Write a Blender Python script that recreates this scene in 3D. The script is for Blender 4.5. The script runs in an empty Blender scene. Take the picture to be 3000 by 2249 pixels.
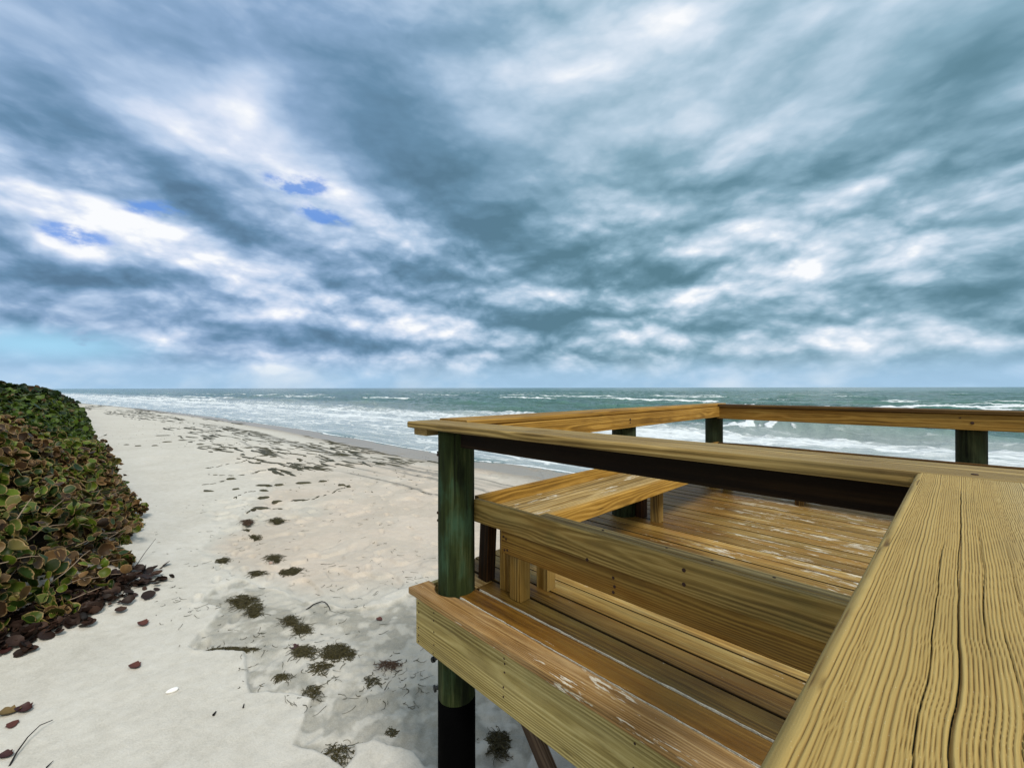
import bpy, math, random
import numpy as np
from math import radians, sin, cos, pi
random.seed(7)
rng = np.random.default_rng(7)
C = bpy.data.collections.new("beach"); bpy.context.scene.collection.children.link(C)
scene = bpy.context.scene

def lin(c):
    return tuple(((v/255.)/12.92 if v/255. <= .04045 else ((v/255.+.055)/1.055)**2.4) for v in c)

# ------------------------------------------------------------------ camera
# x = towards the near right along the deck boards, y = towards the sea, z = up, eye at the origin
YAW = math.atan2(1322, 1280)
FW = np.array([-sin(YAW), cos(YAW), 0.0]); RT = np.array([cos(YAW), sin(YAW), 0.0])
cam = bpy.data.cameras.new("camera"); cam_o = bpy.data.objects.new("camera", cam); C.objects.link(cam_o)
cam.sensor_fit = 'HORIZONTAL'; cam.sensor_width = 36; cam.lens = 36*1280/3000.
cam.shift_y = 10.75/3000.; cam.clip_start = .02; cam.clip_end = 30000
cam_o.rotation_euler = (radians(90), radians(0.105), YAW)
scene.camera = cam_o

scene.view_settings.view_transform = 'Standard'; scene.view_settings.look = 'None'
scene.view_settings.gamma = 1; scene.view_settings.exposure = 0.95
EXPO = 2**0.95

# ------------------------------------------------------------------ node helper
class NT:
    def __init__(s, tree): s.t = tree; s.n = tree.nodes; s.l = tree.links
    def new(s, typ, **kw):
        n = s.n.new(typ)
        for k, v in kw.items(): setattr(n, k, v)
        return n
    def put(s, sock, v):
        if v is None: return
        if isinstance(v, bpy.types.NodeSocket): s.l.new(v, sock)
        elif isinstance(v, (tuple, list)) and len(v) == 3 and sock.type == 'RGBA': sock.default_value = (*v, 1)
        else: sock.default_value = v
    def m(s, op, a, b=None, c=None, clamp=False):
        n = s.new('ShaderNodeMath', operation=op); n.use_clamp = clamp
        for i, v in enumerate((a, b, c)):
            if v is not None: s.put(n.inputs[i], v)
        return n.outputs[0]
    def v(s, op, a, b=None, c=None):
        n = s.new('ShaderNodeVectorMath', operation=op)
        for i, x in enumerate((a, b, c)):
            if x is not None: s.put(n.inputs[i], x)
        return n.outputs['Value'] if op in ('DOT_PRODUCT', 'LENGTH', 'DISTANCE') else n.outputs[0]
    def sc(s, a, vec): return s.v('MULTIPLY', a, vec)
    dims = '3D'
    def noise(s, vec, scale=1., detail=3., rough=.55, dist=0., color=False):
        n = s.new('ShaderNodeTexNoise', noise_dimensions=s.dims); s.put(n.inputs['Vector'], vec)
        for k, v in (('Scale', scale), ('Detail', detail), ('Roughness', rough), ('Distortion', dist)): s.put(n.inputs[k], v)
        return n.outputs['Color'] if color else n.outputs[0]
    def vor(s, vec, scale=1., feature='F1'):
        n = s.new('ShaderNodeTexVoronoi', feature=feature); s.put(n.inputs['Vector'], vec); s.put(n.inputs['Scale'], scale)
        return n.outputs['Distance']
    def mix(s, f, a, b, mode='MIX'):
        n = s.new('ShaderNodeMix', data_type='RGBA', blend_type=mode)
        s.put(n.inputs[0], f); s.put(n.inputs[6], a); s.put(n.inputs[7], b)
        return n.outputs[2]
    def mixf(s, f, a, b):
        n = s.new('ShaderNodeMix', data_type='FLOAT'); s.put(n.inputs[0], f); s.put(n.inputs[2], a); s.put(n.inputs[3], b)
        return n.outputs[0]
    def ss(s, x, lo, hi):
        n = s.new('ShaderNodeMapRange', interpolation_type='SMOOTHSTEP'); s.put(n.inputs[0], x)
        s.put(n.inputs[1], lo); s.put(n.inputs[2], hi); return n.outputs[0]
    def ramp(s, f, stops, interp='LINEAR'):
        n = s.new('ShaderNodeValToRGB'); s.put(n.inputs[0], f); r = n.color_ramp; r.interpolation = interp
        while len(r.elements) < len(stops): r.elements.new(.5)
        for e, (p, c) in zip(r.elements, stops): e.position = p; e.color = (*c, 1)
        return n.outputs[0]
    def attr(s, name, out='Vector'):
        n = s.new('ShaderNodeAttribute', attribute_name=name); return n.outputs[out]
    def sep(s, v):
        n = s.new('ShaderNodeSeparateXYZ'); s.put(n.inputs[0], v); return n.outputs
    def comb(s, x=0., y=0., z=0.):
        n = s.new('ShaderNodeCombineXYZ'); s.put(n.inputs[0], x); s.put(n.inputs[1], y); s.put(n.inputs[2], z); return n.outputs[0]
    def pos(s): return s.new('ShaderNodeNewGeometry').outputs['Position']
    def bump(s, h, strength=.5, dist=.01, normal=None):
        n = s.new('ShaderNodeBump'); s.put(n.inputs['Height'], h); n.inputs['Strength'].default_value = strength
        n.inputs['Distance'].default_value = dist
        if normal is not None: s.put(n.inputs['Normal'], normal)
        return n.outputs[0]

def new_mat(name):
    m = bpy.data.materials.new(name); m.use_nodes = True; t = m.node_tree; t.nodes.clear()
    s = NT(t); out = s.new('ShaderNodeOutputMaterial'); p = s.new('ShaderNodeBsdfPrincipled')
    s.l.new(p.outputs[0], out.inputs[0]); return m, s, p

# ------------------------------------------------------------------ world: broken storm clouds over a clear sky
SUN_EL, SUN_AZ = radians(48), radians(-18)     # azimuth measured from +x towards +y
world = bpy.data.worlds.new("World"); scene.world = world; world.use_nodes = True
def build_sky():
    t = world.node_tree; t.nodes.clear(); s = NT(t); s.dims = '2D'
    out = s.new('ShaderNodeOutputWorld'); bg = s.new('ShaderNodeBackground'); s.l.new(bg.outputs[0], out.inputs[0])
    bg.inputs[1].default_value = .1
    K = 10./EXPO
    sky = s.new('ShaderNodeTexSky', sky_type='NISHITA'); sky.sun_disc = False
    sky.sun_elevation = SUN_EL; sky.sun_rotation = pi/2 - SUN_AZ; sky.dust_density = .6; sky.ozone_density = 2.
    d = s.v('NORMALIZE', s.new('ShaderNodeTexCoord').outputs['Generated'])
    af = s.v('DOT_PRODUCT', d, tuple(FW)); ar = s.v('DOT_PRODUCT', d, tuple(RT)); z = s.sep(d)[2]
    zc = s.m('MAXIMUM', z, 0.0)
    phi = s.m('ARCTAN2', ar, af)
    hl = s.m('SQRT', s.m('ADD', s.m('MULTIPLY', af, af), s.m('MULTIPLY', ar, ar)))
    te = s.m('DIVIDE', zc, s.m('MAXIMUM', hl, .05))
    den = s.m('ADD', zc, .085)
    q = s.comb(s.m('DIVIDE', ar, den), s.m('DIVIDE', af, den), 0.)
    # ragged edges for the large cloud masses
    pe = s.comb(phi, te, 0.)
    w1 = s.v('SUBTRACT', s.noise(s.sc(pe, (2.4, 3.8, 0)), 1., 4, .55, color=True), (.5, .5, .5))
    w2 = s.v('SUBTRACT', s.noise(s.sc(pe, (6., 9., 0)), 1., 4, .5, color=True), (.5, .5, .5))
    wz = s.m('ADD', .22, s.m('MULTIPLY', te, .9, clamp=True), clamp=True)
    warp = s.v('MULTIPLY', s.v('ADD', s.v('MULTIPLY', w1, (.09, .07, 0)), s.v('MULTIPLY', w2, (.055, .045, 0))), s.comb(wz, wz, wz))
    pw = s.v('ADD', pe, warp)
    def blob(x, y, rx, ry, rot=0., vec=pw):
        # centre and radii given as bearing / slope of the real cloud mass
        a = (x-1106)/944.; b = (837-y)/944.; h = math.sqrt(1+a*a)
        ph, e = math.atan(a), b/h
        sx = rx/944./(1+a*a); sy = ry/944./h
        mp = s.new('ShaderNodeMapping', vector_type='TEXTURE'); s.put(mp.inputs[0], vec)
        mp.inputs[1].default_value = (ph, e, 0); mp.inputs[2].default_value = (0, 0, radians(rot)); mp.inputs[3].default_value = (sx, sy, 1)
        g = s.new('ShaderNodeTexGradient', gradient_type='QUADRATIC_SPHERE'); s.put(g.inputs[0], mp.outputs[0])
        return s.m('SQRT', g.outputs['Fac']) if False else s.ss(s.m('SQRT', g.outputs['Fac']), 0., 1.)
    B = None; BASE = .70; NZ = .80
    blobs = [  # bearing and height of each cloud mass: x, y, rx, ry, rotation, amount (dark masses negative)
        (150, 30, 520, 130, 0, -.24), (60, 230, 280, 170, 0, -.28), (500, 70, 460, 120, 0, -.22), (780, 150, 380, 160, -20, -.24), (900, 330, 340, 200, -20, -.40), (1060, 450, 320, 160, -15, -.32),
        (1120, 560, 290, 85, -10, -.30), (1300, 600, 280, 60, -5, -.32), (1400, 370, 340, 85, 0, -.28), (1620, 390, 280, 65, 5, -.30), (1900, 300, 320, 80, 15, -.24), (2120, 130, 320, 280, 0, -.40), (2150, 330, 220, 120, 0, -.16),
        (1650, 200, 190, 70, 20, -.16), (330, 350, 230, 65, -25, -.26), (430, 430, 170, 65, -50, -.22), (600, 540, 340, 48, -18, -.32), (900, 590, 220, 52, -8, -.22), (300, 605, 340, 34, -2, -.16), (50, 590, 220, 32, 0, -.30),
        (330, 670, 340, 42, -4, -.34), (560, 660, 95, 52, 0, -.20), (760, 740, 380, 38, -3, -.36), (1180, 690, 260, 62, 0, -.36), (1330, 735, 280, 42, 0, -.22), (1000, 650, 180, 26, 0, -.16), (1480, 702, 180, 26, 0, -.18), (1700, 690, 220, 48, 4, -.32),
        (1750, 640, 180, 32, 0, -.16), (2130, 560, 240, 76, 12, -.32), (2080, 640, 220, 38, 8, -.30), (1900, 460, 120, 52, -10, -.18), (2050, 480, 220, 44, 0, -.14), (1500, 580, 270, 42, 0, -.16), (200, 400, 150, 42, 0, -.16), (1000, 60, 170, 110, 0, -.14), (1200, 40, 150, 70, 0, -.10),
        (535, 200, 80, 90, 0, .36), (560, 270, 200, 130, -30, .18), (380, 280, 220, 70, 0, .12), (100, 440, 280, 120, 0, .26), (300, 500, 270, 90, 0, .24), (680, 400, 160, 75, -20, .36), (780, 470, 160, 62, -40, .32), (640, 450, 130, 55, 0, .22), (160, 535, 130, 28, 0, .26),
        (450, 570, 340, 42, -10, .22), (100, 640, 170, 42, 0, .30), (380, 635, 140, 32, 0, .26), (610, 690, 115, 58, 0, .44), (930, 700, 170, 52, -5, .38), (780, 660, 130, 32, 0, .22), (1480, 50, 140, 75, 0, .36), (1330, 90, 280, 120, 0, .13), (1260, 170, 220, 130, 0, .12), (1740, 40, 150, 55, 0, .18),
        (1650, 290, 220, 64, 15, .30), (1860, 410, 165, 55, 10, .48), (1700, 470, 220, 64, 10, .22), (1400, 470, 300, 64, 0, .18), (1760, 580, 75, 85, 0, .46), (1620, 510, 180, 64, 0, .22), (1990, 600, 120, 32, 0, .22), (2000, 685, 140, 48, 0, .38), (1180, 635, 220, 28, 0, .22), (1480, 655, 120, 38, 0, .28),
        (1150, 735, 180, 20, 0, .22), (1620, 750, 280, 30, 0, .26), (1900, 740, 280, 32, 0, .22), (2150, 730, 160, 32, 0, .22), (2140, 400, 140, 84, 0, .20), (420, 790, 220, 26, 0, .22), (130, 790, 170, 16, 0, .16)]
    for x, y, rx, ry, rot, amp in blobs:
        g = s.m('MULTIPLY', blob(x, y, rx*1.12, ry*1.15, rot), amp*(.92 if amp < 0 else .66))
        B = g if B is None else s.m('ADD', B, g)
    qa = s.v('ADD', q, s.v('MULTIPLY', w1, (.5, .5, 0)))
    low = s.m('SUBTRACT', 1., s.ss(te, .14, .60))
    hi = s.m('SUBTRACT', 1., low)
    f1 = s.m('SUBTRACT', s.noise(s.v('ADD', s.sc(pe, (2.6, 4.2, 0)), (5., 1., 0.)), 1., 5, .5, .4), .5)
    # banks of cumulus: rounded billows, the same field sampled a little higher gives lit tops and shaded bases
    def billow(scale, warp, off, dy, det):
        n = s.new('ShaderNodeTexVoronoi', feature='SMOOTH_F1', normalize=False, voronoi_dimensions='2D')
        pv = s.v('ADD', s.sc(pe, scale), s.v('ADD', s.v('MULTIPLY', w1, warp), s.v('ADD', s.v('MULTIPLY', w2, (warp[0]*.9, warp[1]*.9, 0)), (off[0], off[1]+dy, 0.))))
        s.put(n.inputs['Vector'], pv); n.inputs['Scale'].default_value = 1.; n.inputs['Detail'].default_value = det
        n.inputs['Roughness'].default_value = .48; n.inputs['Lacunarity'].default_value = 2.1; n.inputs['Smoothness'].default_value = .45
        return s.m('SUBTRACT', .62, n.outputs['Distance'])
    pa = billow((3.4, 5.4, 0), (.22, .22, 0), (0., 0.), 0., 4.); pb = billow((3.4, 5.4, 0), (.22, .22, 0), (0., 0.), .26, 4.)
    pc = billow((8.5, 17., 0), (.4, .4, 0), (3.3, 7.1), 0., 4.); pd = billow((8.5, 17., 0), (.4, .4, 0), (3.3, 7.1), .26, 4.)
    puff = s.m('SUBTRACT', pa, .10); f2 = s.m('SUBTRACT', pc, .10)
    rel = s.m('SUBTRACT', pa, pb); rel2 = s.m('SUBTRACT', pc, pd)
    B = s.m('ADD', B, BASE)
    B0 = B
    B = s.m('ADD', B, s.m('MULTIPLY', f1, .16))
    B = s.m('ADD', B, s.m('MULTIPLY', puff, s.m('ADD', .22, s.m('MULTIPLY', low, .18))))
    B = s.m('ADD', B, s.m('MULTIPLY', rel, s.m('ADD', .20, s.m('MULTIPLY', low, .30))))
    B = s.m('ADD', B, s.m('MULTIPLY', s.m('ADD', s.m('MULTIPLY', rel2, 1.0), f2), s.m('ADD', .06, s.m('MULTIPLY', low, .34))))
    B = s.m('ADD', B0, s.m('MULTIPLY', s.m('SUBTRACT', B, B0), NZ))
    # the unseen sky behind the photographer, towards the veiled sun, is the bright part of it
    sund = (cos(SUN_EL)*cos(SUN_AZ), cos(SUN_EL)*sin(SUN_AZ), sin(SUN_EL))
    glow = s.ss(s.v('DOT_PRODUCT', d, sund), .1, 1.)
    back = s.ss(s.m('MULTIPLY', af, -1.), -.35, .45)
    B = s.m('ADD', B, s.m('MULTIPLY', back, .25))
    stops_l = [(0., lin((90, 122, 150))), (.22, lin((106, 142, 174))), (.45, lin((140, 170, 204))), (.65, lin((180, 202, 230))), (.85, lin((218, 228, 246))), (1., lin((250, 252, 255)))]
    stops_r = [(0., lin((90, 128, 144))), (.22, lin((106, 144, 162))), (.45, lin((138, 173, 192))), (.65, lin((180, 204, 222))), (.85, lin((218, 230, 243))), (1., lin((250, 252, 255)))]
    colL = s.ramp(B, stops_l); colR = s.ramp(B, stops_r)
    col = s.mix(s.ss(phi, -.55, .35), colL, colR)
    # clear sky seen through holes
    hole = None
    for x, y, rx, ry, rot in [(640, 402, 125, 46, 8), (690, 468, 100, 32, -12), (165, 512, 150, 34, -6), (340, 452, 120, 30, 8)]:
        g = blob(x, y, rx, ry, rot); hole = g if hole is None else s.m('MAXIMUM', hole, g)
    rag = s.m('SUBTRACT', s.noise(s.sc(pe, (15., 30., 0)), 1., 6, .62), .5)
    hole = s.m('MULTIPLY', s.ss(s.m('MULTIPLY', hole, s.m('ADD', .75, s.m('MULTIPLY', rag, 3.4))), .08, .80), .85)
    blue = s.mix(.75, s.v('MULTIPLY', sky.outputs[0], (.55, .6, .75)), tuple(x*K for x in lin((96, 150, 230))))
    colK = s.v('MULTIPLY', col, (K, K, K))
    colK = s.mix(hole, colK, blue)
    cl = s.m('MULTIPLY', blob(90, 745, 430, 62, 0, pe), 1.)
    colK = s.mix(s.m('MULTIPLY', cl, s.ss(f2, .25, -.12)), colK, tuple(x*K for x in lin((164, 214, 242))))
    # pale air just above the sea
    hz = s.m('SUBTRACT', 1., s.ss(te, .012, .078))
    colK = s.mix(s.m('MULTIPLY', hz, .84), colK, s.mix(s.m('ADD', .5, s.m('MULTIPLY', puff, 1.6), clamp=True), tuple(x*K for x in lin((170, 205, 234))), tuple(x*K for x in lin((212, 228, 241)))))
    boost = s.m('ADD', 1., s.m('ADD', s.m('MULTIPLY', back, -.25), s.m('MULTIPLY', glow, .5)))
    zen = s.ss(te, 1.1, 2.2)
    boost = s.m('ADD', boost, s.m('MULTIPLY', zen, -.1))
    colK = s.v('MULTIPLY', colK, s.comb(boost, boost, s.m('MULTIPLY', boost, s.m('SUBTRACT', 1., s.m('MULTIPLY', back, .16)))))
    s.l.new(colK, bg.inputs[0])
build_sky()
world.cycles.sampling_method = 'MANUAL'; world.cycles.sample_map_resolution = 512
sun = bpy.data.lights.new("sun", 'SUN'); sun.energy = 1.5; sun.angle = radians(14); sun.color = (1, .955, .88)
sun_o = bpy.data.objects.new("sun", sun); C.objects.link(sun_o)
sun_o.rotation_euler = (pi/2 - SUN_EL, 0, SUN_AZ + pi/2)

# ------------------------------------------------------------------ numpy noise
_perm = rng.permutation(512).astype(np.int64); _val = rng.random(1024)
def vnoise(x, y, seed=0):
    x = np.asarray(x, float); y = np.asarray(y, float)
    xi = np.floor(x).astype(np.int64); yi = np.floor(y).astype(np.int64); xf = x-xi; yf = y-yi
    u = xf*xf*xf*(xf*(xf*6-15)+10); v = yf*yf*yf*(yf*(yf*6-15)+10)
    def h(a, b): return _val[(_perm[(_perm[(a+seed*37) & 511] + b) & 511] + seed*13) & 1023]
    return (h(xi, yi)*(1-u)+h(xi+1, yi)*u)*(1-v)+(h(xi, yi+1)*(1-u)+h(xi+1, yi+1)*u)*v
def fbm(x, y, o=4, seed=0, g=.5):
    a = 1.; t = 0.; n = 0.
    for i in range(o):
        t = t + a*vnoise(x*2**i+17.1*i, y*2**i-9.7*i, seed+i); n += a; a *= g
    return t/n
def sstep(a, b, x):
    t = np.clip((x-a)/(b-a), 0, 1); return t*t*(3-2*t)

# ------------------------------------------------------------------ things, parts
def tag(o, label=None, cat=None, group=None, kind=None):
    if label: o['label'] = label
    if cat: o['category'] = cat
    if group: o['group'] = group
    if kind: o['kind'] = kind
    return o
def thing(name, loc, label, cat, group=None):
    o = bpy.data.objects.new(name, None); C.objects.link(o); o.location = loc; o.empty_display_size = .1
    return tag(o, label, cat, group)
def wloc(o):
    v = np.zeros(3)
    while o is not None: v = v + np.array(o.location); o = o.parent
    return v
def link_mesh(name, verts, faces, mat, parent=None, attrs=None, smooth=False, loc=None):
    """one mesh object; verts are world coordinates"""
    verts = np.asarray(verts, float)
    me = bpy.data.meshes.new(name)
    off = wloc(parent) if parent is not None else np.zeros(3)
    if loc is not None: off = off + (np.array(loc) - off)
    v = verts - off
    if isinstance(faces, np.ndarray):
        nf, k = faces.shape
        me.vertices.add(len(v)); me.vertices.foreach_set('co', v.ravel().astype(np.float32))
        me.loops.add(nf*k); me.loops.foreach_set('vertex_index', faces.ravel().astype(np.int32))
        me.polygons.add(nf); me.polygons.foreach_set('loop_start', (np.arange(nf)*k).astype(np.int32))
        me.polygons.foreach_set('loop_total', np.full(nf, k, np.int32)); me.update(calc_edges=True)
    else:
        me.from_pydata([tuple(p) for p in v], [], faces)
    for k, a in (attrs or {}).items():
        a = np.asarray(a, np.float32)
        if a.ndim == 2:
            at = me.attributes.new(k, 'FLOAT_VECTOR', 'POINT'); at.data.foreach_set('vector', a.ravel())
        else:
            at = me.attributes.new(k, 'FLOAT', 'POINT'); at.data.foreach_set('value', a)
    if smooth: me.polygons.foreach_set('use_smooth', np.ones(len(me.polygons), bool))
    me.materials.append(mat); me.validate()
    o = bpy.data.objects.new(name, me); C.objects.link(o)
    if parent is not None: o.parent = parent
    if loc is not None: o.location = np.array(loc) - (wloc(parent) if parent is not None else 0)
    return o

class Wood:
    """collects timbers; every vertex carries the place in its own timber (gp) and a per-timber number (tn)"""
    def __init__(s): s.v = []; s.f = []; s.gp = []; s.tn = []; s.ed = []
    def _add(s, v, f, gp, tn, ed):
        s.ed += list(ed)
        b = len(s.v); s.v += [tuple(p) for p in v]; s.f += [[i+b for i in q] for q in f]; s.gp += [tuple(g) for g in gp]; s.tn += [tn]*len(v)
    def board(s, a, b, w, t, wdir, r=.006, seg=None, wob=0.0, tn=None, heart=None, seg_c=2):
        a = np.array(a, float); b = np.array(b, float); L = np.linalg.norm(b-a); u = (b-a)/L
        wd = np.array(wdir, float); wd -= u*(wd@u); wd /= np.linalg.norm(wd); td = np.cross(u, wd)
        if td[2] < -.01: td = -td
        n = seg or max(1, int(L/.35))
        prof = []
        for cx, cy, a0 in ((w/2-r, t/2-r, 0), (-w/2+r, t/2-r, 90), (-w/2+r, -t/2+r, 180), (w/2-r, -t/2+r, 270)):
            for k in range(seg_c+1):
                th = radians(a0+90*k/seg_c); prof.append((cx+r*cos(th), cy+r*sin(th)))
        m = len(prof); V = []; G = []
        off = random.uniform(0, 50); hx = random.uniform(-.06, .06) if heart is None else heart[0]; hy = random.uniform(-.16, -.05) if heart is None else heart[1]
        tn = random.random() if tn is None else tn
        ph = random.uniform(0, 9); ph2 = random.uniform(0, 9)
        for i in range(n+1):
            x = L*i/n; k = 0. if i in (0, n) else 1.
            ow = wob*k*(vnoise(x*1.3+ph, ph)-.5)*2; ot = wob*k*(vnoise(x*1.1+ph2, ph2+3)-.5)*1.2
            ease = .985 if i in (0, n) else 1.
            for (p, q) in prof:
                V.append(a+u*x+wd*(p*ease+ow)+td*(q*ease+ot)); G.append((x+off, p-hx, q-hy))
        F = []
        flip = np.dot(np.cross(wd, td), u) < 0
        for i in range(n):
            for j in range(m):
                q = [i*m+j, i*m+(j+1) % m, (i+1)*m+(j+1) % m, (i+1)*m+j]
                F.append(q[::-1] if flip else q)
        e0 = list(range(m)); e1 = list(range(n*m, n*m+m))
        F.append(e0 if flip else e0[::-1]); F.append(e1[::-1] if flip else e1)
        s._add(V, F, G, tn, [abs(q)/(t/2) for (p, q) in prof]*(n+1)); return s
    def prism(s, outline, z0, z1, tn=None, r=.006):
        """flat timber from a counter-clockwise plan outline, grain along x"""
        o = np.array(outline, float); n = len(o); off = random.uniform(0, 50); tn = random.random() if tn is None else tn
        cen = o[:, 1].mean()
        nx = np.roll(o, -1, 0)-o; nx /= np.linalg.norm(nx, axis=1)[:, None]; nr = np.stack([nx[:, 1], -nx[:, 0]], 1)
        vn = nr+np.roll(nr, 1, 0); vn /= np.maximum(np.linalg.norm(vn, axis=1)[:, None], .3)
        V = []; G = []
        for z, k in ((z0, r), (z0+r, 0), (z1-r, 0), (z1-r*.3, r*.3), (z1, r)):
            p = o-vn*k
            for q in p: V.append((q[0], q[1], z)); G.append((q[0]+off, q[1]-cen-.02, z-z1+.09))
        F = []
        for L in range(4):
            for j in range(n): F.append([L*n+j, L*n+(j+1) % n, (L+1)*n+(j+1) % n, (L+1)*n+j])
        F.append(list(range(n))[::-1]); F.append(list(range(4*n, 5*n)))
        s._add(V, F, G, tn, [0.]*(3*n)+[.9]*n+[1.]*n); return s
    def build(s, name, mat, parent=None): return link_mesh(name, s.v, s.f, mat, parent, {'gp': np.array(s.gp), 'tn': np.array(s.tn), 'ed': np.array(s.ed)})

# ------------------------------------------------------------------ timber material
def wood_mat(name, dark, mid, light, ring=.011, ring_amt=.55, grey=(.30, .26, .17), grey_amt=.35, orange=None, orange_amt=0., flake=0., flake_col=(.60, .555, .46),
             green=0., rough=.62, bump=.5, tnvar=.35, wet=None, flake_zone=None, grime=0., tones=None):
    m, s, p = new_mat(name)
    gp = s.attr('gp'); tn = s.attr('tn', 'Fac'); P = s.pos()
    sx = s.sep(gp)
    wav = s.m('SUBTRACT', s.noise(s.sc(gp, (.75, 5, 5)), 1., 3, .5), .5)
    wav2 = s.m('SUBTRACT', s.noise(s.sc(gp, (5, 22, 22)), 1., 2, .5), .5)
    rr = s.m('SQRT', s.m('ADD', s.m('MULTIPLY', sx[1], sx[1]), s.m('MULTIPLY', sx[2], sx[2])))
    rr = s.m('ADD', rr, s.m('ADD', s.m('MULTIPLY', wav, .030), s.m('MULTIPLY', wav2, .004)))
    kd = s.vor(s.sc(gp, (1.5, 8, 8)), 1.)
    rr = s.m('ADD', rr, s.m('MULTIPLY', s.m('SUBTRACT', 1., s.ss(kd, .0, .45)), .007))
    ph = s.m('MULTIPLY', rr, 2*pi/ring)
    band = s.m('ADD', .5, s.m('MULTIPLY', s.m('SINE', ph), .5))
    band = s.m('POWER', band, 1.6)
    fine = s.noise(s.sc(gp, (2.2, 210, 210)), 1., 4, .65)
    med = s.noise(s.sc(gp, (.9, 70, 70)), 1., 5, .66)
    big = s.noise(s.v('ADD', s.sc(gp, (1.3, 4, 4)), s.comb(s.m('MULTIPLY', tn, 31.), 0., 0.)), 1., 4, .6)
    g = s.m('ADD', s.m('MULTIPLY', band, ring_amt*.55), s.m('ADD', s.m('MULTIPLY', fine, .30), s.m('MULTIPLY', med, .62-ring_amt*.3)))
    g = s.m('ADD', g, s.m('MULTIPLY', s.m('SUBTRACT', big, .5), .55))
    g = s.m('ADD', .5, s.m('MULTIPLY', s.m('SUBTRACT', g, .5), 1.35))
    col = s.ramp(g, [(.22, dark), (.52, mid), (.85, light)])
    if orange:
        of = s.m('MULTIPLY', s.ss(s.noise(s.v('ADD', s.sc(gp, (.9, 5, 5)), s.comb(s.m('MULTIPLY', tn, 57.), 3., 0.)), 1., 3, .6), .42, .68), orange_amt)
        col = s.mix(of, col, s.mix(g, tuple(c*.45 for c in orange), tuple(c*1.25 for c in orange)))
    gf = s.m('MULTIPLY', s.ss(s.noise(s.sc(gp, (1.7, 9, 9)), 1., 5, .65), .42, .7), grey_amt)
    col = s.mix(gf, col, s.mix(g, tuple(c*.5 for c in grey), tuple(c*1.3 for c in grey)))
    k = s.m('ADD', 1.-tnvar/2, s.m('MULTIPLY', tn, tnvar)); col = s.v('MULTIPLY', col, s.comb(k, k, s.m('MULTIPLY', k, .98)))
    if tones: col = s.v('MULTIPLY', col, s.ramp(tn, tones))
    if green:
        gn = s.ss(s.noise(P, 3.2, 5, .65), .48, .7)
        col = s.mix(s.m('MULTIPLY', gn, green), col, s.mix(g, (.025, .035, .008), (.10, .12, .035)))
    # dark knots and pinholes
    kn = s.m('SUBTRACT', 1., s.ss(kd, .03, .10))
    blot = s.ss(s.noise(s.v('ADD', s.sc(gp, (2.6, 13, 13)), (4., 9., 1.)), 1., 5, .65), .56, .74)
    col = s.mix(s.m('MULTIPLY', blot, .5), col, s.v('MULTIPLY', col, (.45, .38, .30)))
    col = s.mix(s.m('MULTIPLY', kn, .6), col, tuple(c*.45 for c in dark))
    if flake:
        fz = s.noise(s.sc(gp, (1.5, 6, 6)), 1., 3, .6)
        fn = s.noise(s.sc(gp, (9., 55, 55)), 1., 6, .72, .5)
        thr = s.m('SUBTRACT', .76, s.m('MULTIPLY', s.ss(fz, .40, .68), .24*flake))
        if flake_zone is not None:
            thr = s.m('SUBTRACT', thr, s.m('MULTIPLY', flake_zone(s, P), .11))
        ff = s.ss(fn, thr, s.m('ADD', thr, .07))
        col = s.mix(s.m('MULTIPLY', ff, .85), col, flake_col)
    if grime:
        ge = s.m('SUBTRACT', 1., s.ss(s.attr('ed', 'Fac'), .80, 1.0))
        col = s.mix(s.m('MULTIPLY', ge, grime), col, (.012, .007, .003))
    rgh = rough
    if wet is not None:
        wf = wet(s, P)
        col = s.mix(wf, col, s.v('MULTIPLY', col, (.74, .64, .42)))
        rgh = s.mixf(wf, rough, .45)
    s.l.new(col if isinstance(col, bpy.types.NodeSocket) else col, p.inputs['Base Color'])
    s.put(p.inputs['Roughness'], rgh); p.inputs['Specular IOR Level'].default_value = .18
    s.l.new(s.bump(s.m('ADD', g, s.m('MULTIPLY', fine, .6)), bump, .004), p.inputs['Normal'])
    return m

W = {}
W['cap'] = wood_mat('weathered_cap_wood', (.085, .050, .012), (.235, .150, .045), (.40, .28, .11), ring=.010, ring_amt=.55, grey=(.29, .22, .09), grey_amt=.4, flake=.35, bump=.6)
W['orange'] = wood_mat('honey_wood', (.11, .050, .006), (.27, .14, .022), (.43, .245, .055), ring=.008, ring_amt=.4, grey=(.25, .16, .05), grey_amt=.2, bump=.35)
W['dark'] = wood_mat('dark_brown_wood', (.0030, .0012, .0004), (.0095, .0042, .0012), (.026, .013, .004), ring=.011, ring_amt=.4, grey=(.010, .009, .004), grey_amt=.3, bump=.2, rough=.85)  # almost black brown timber for rail boards and bearers
W['brown'] = wood_mat('brown_wood', (.026, .010, .002), (.075, .035, .007), (.15, .08, .02), ring=.012, ring_amt=.6, grey=(.09, .06, .015), grey_amt=.3)
W['fascia'] = wood_mat('olive_board_wood', (.16, .11, .028), (.345, .262, .092), (.52, .42, .19), ring=.011, ring_amt=.4, grey=(.38, .305, .135), grey_amt=.45, flake=.3, green=.14, tnvar=.1, bump=.6)
W['beam'] = wood_mat('weathered_beam_wood', (.075, .043, .009), (.235, .148, .040), (.42, .29, .10), ring=.0075, ring_amt=.38, grey=(.24, .18, .065), grey_amt=.45, green=.2, orange=(.24, .105, .012), orange_amt=.45, flake=.25, bump=.6)
W['rung'] = wood_mat('rusty_brown_wood', (.085, .040, .007), (.235, .132, .025), (.39, .24, .065), ring=.0075, ring_amt=.38, grey=(.21, .145, .045), grey_amt=.3, orange=(.19, .078, .008), orange_amt=.7, bump=.5)
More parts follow.
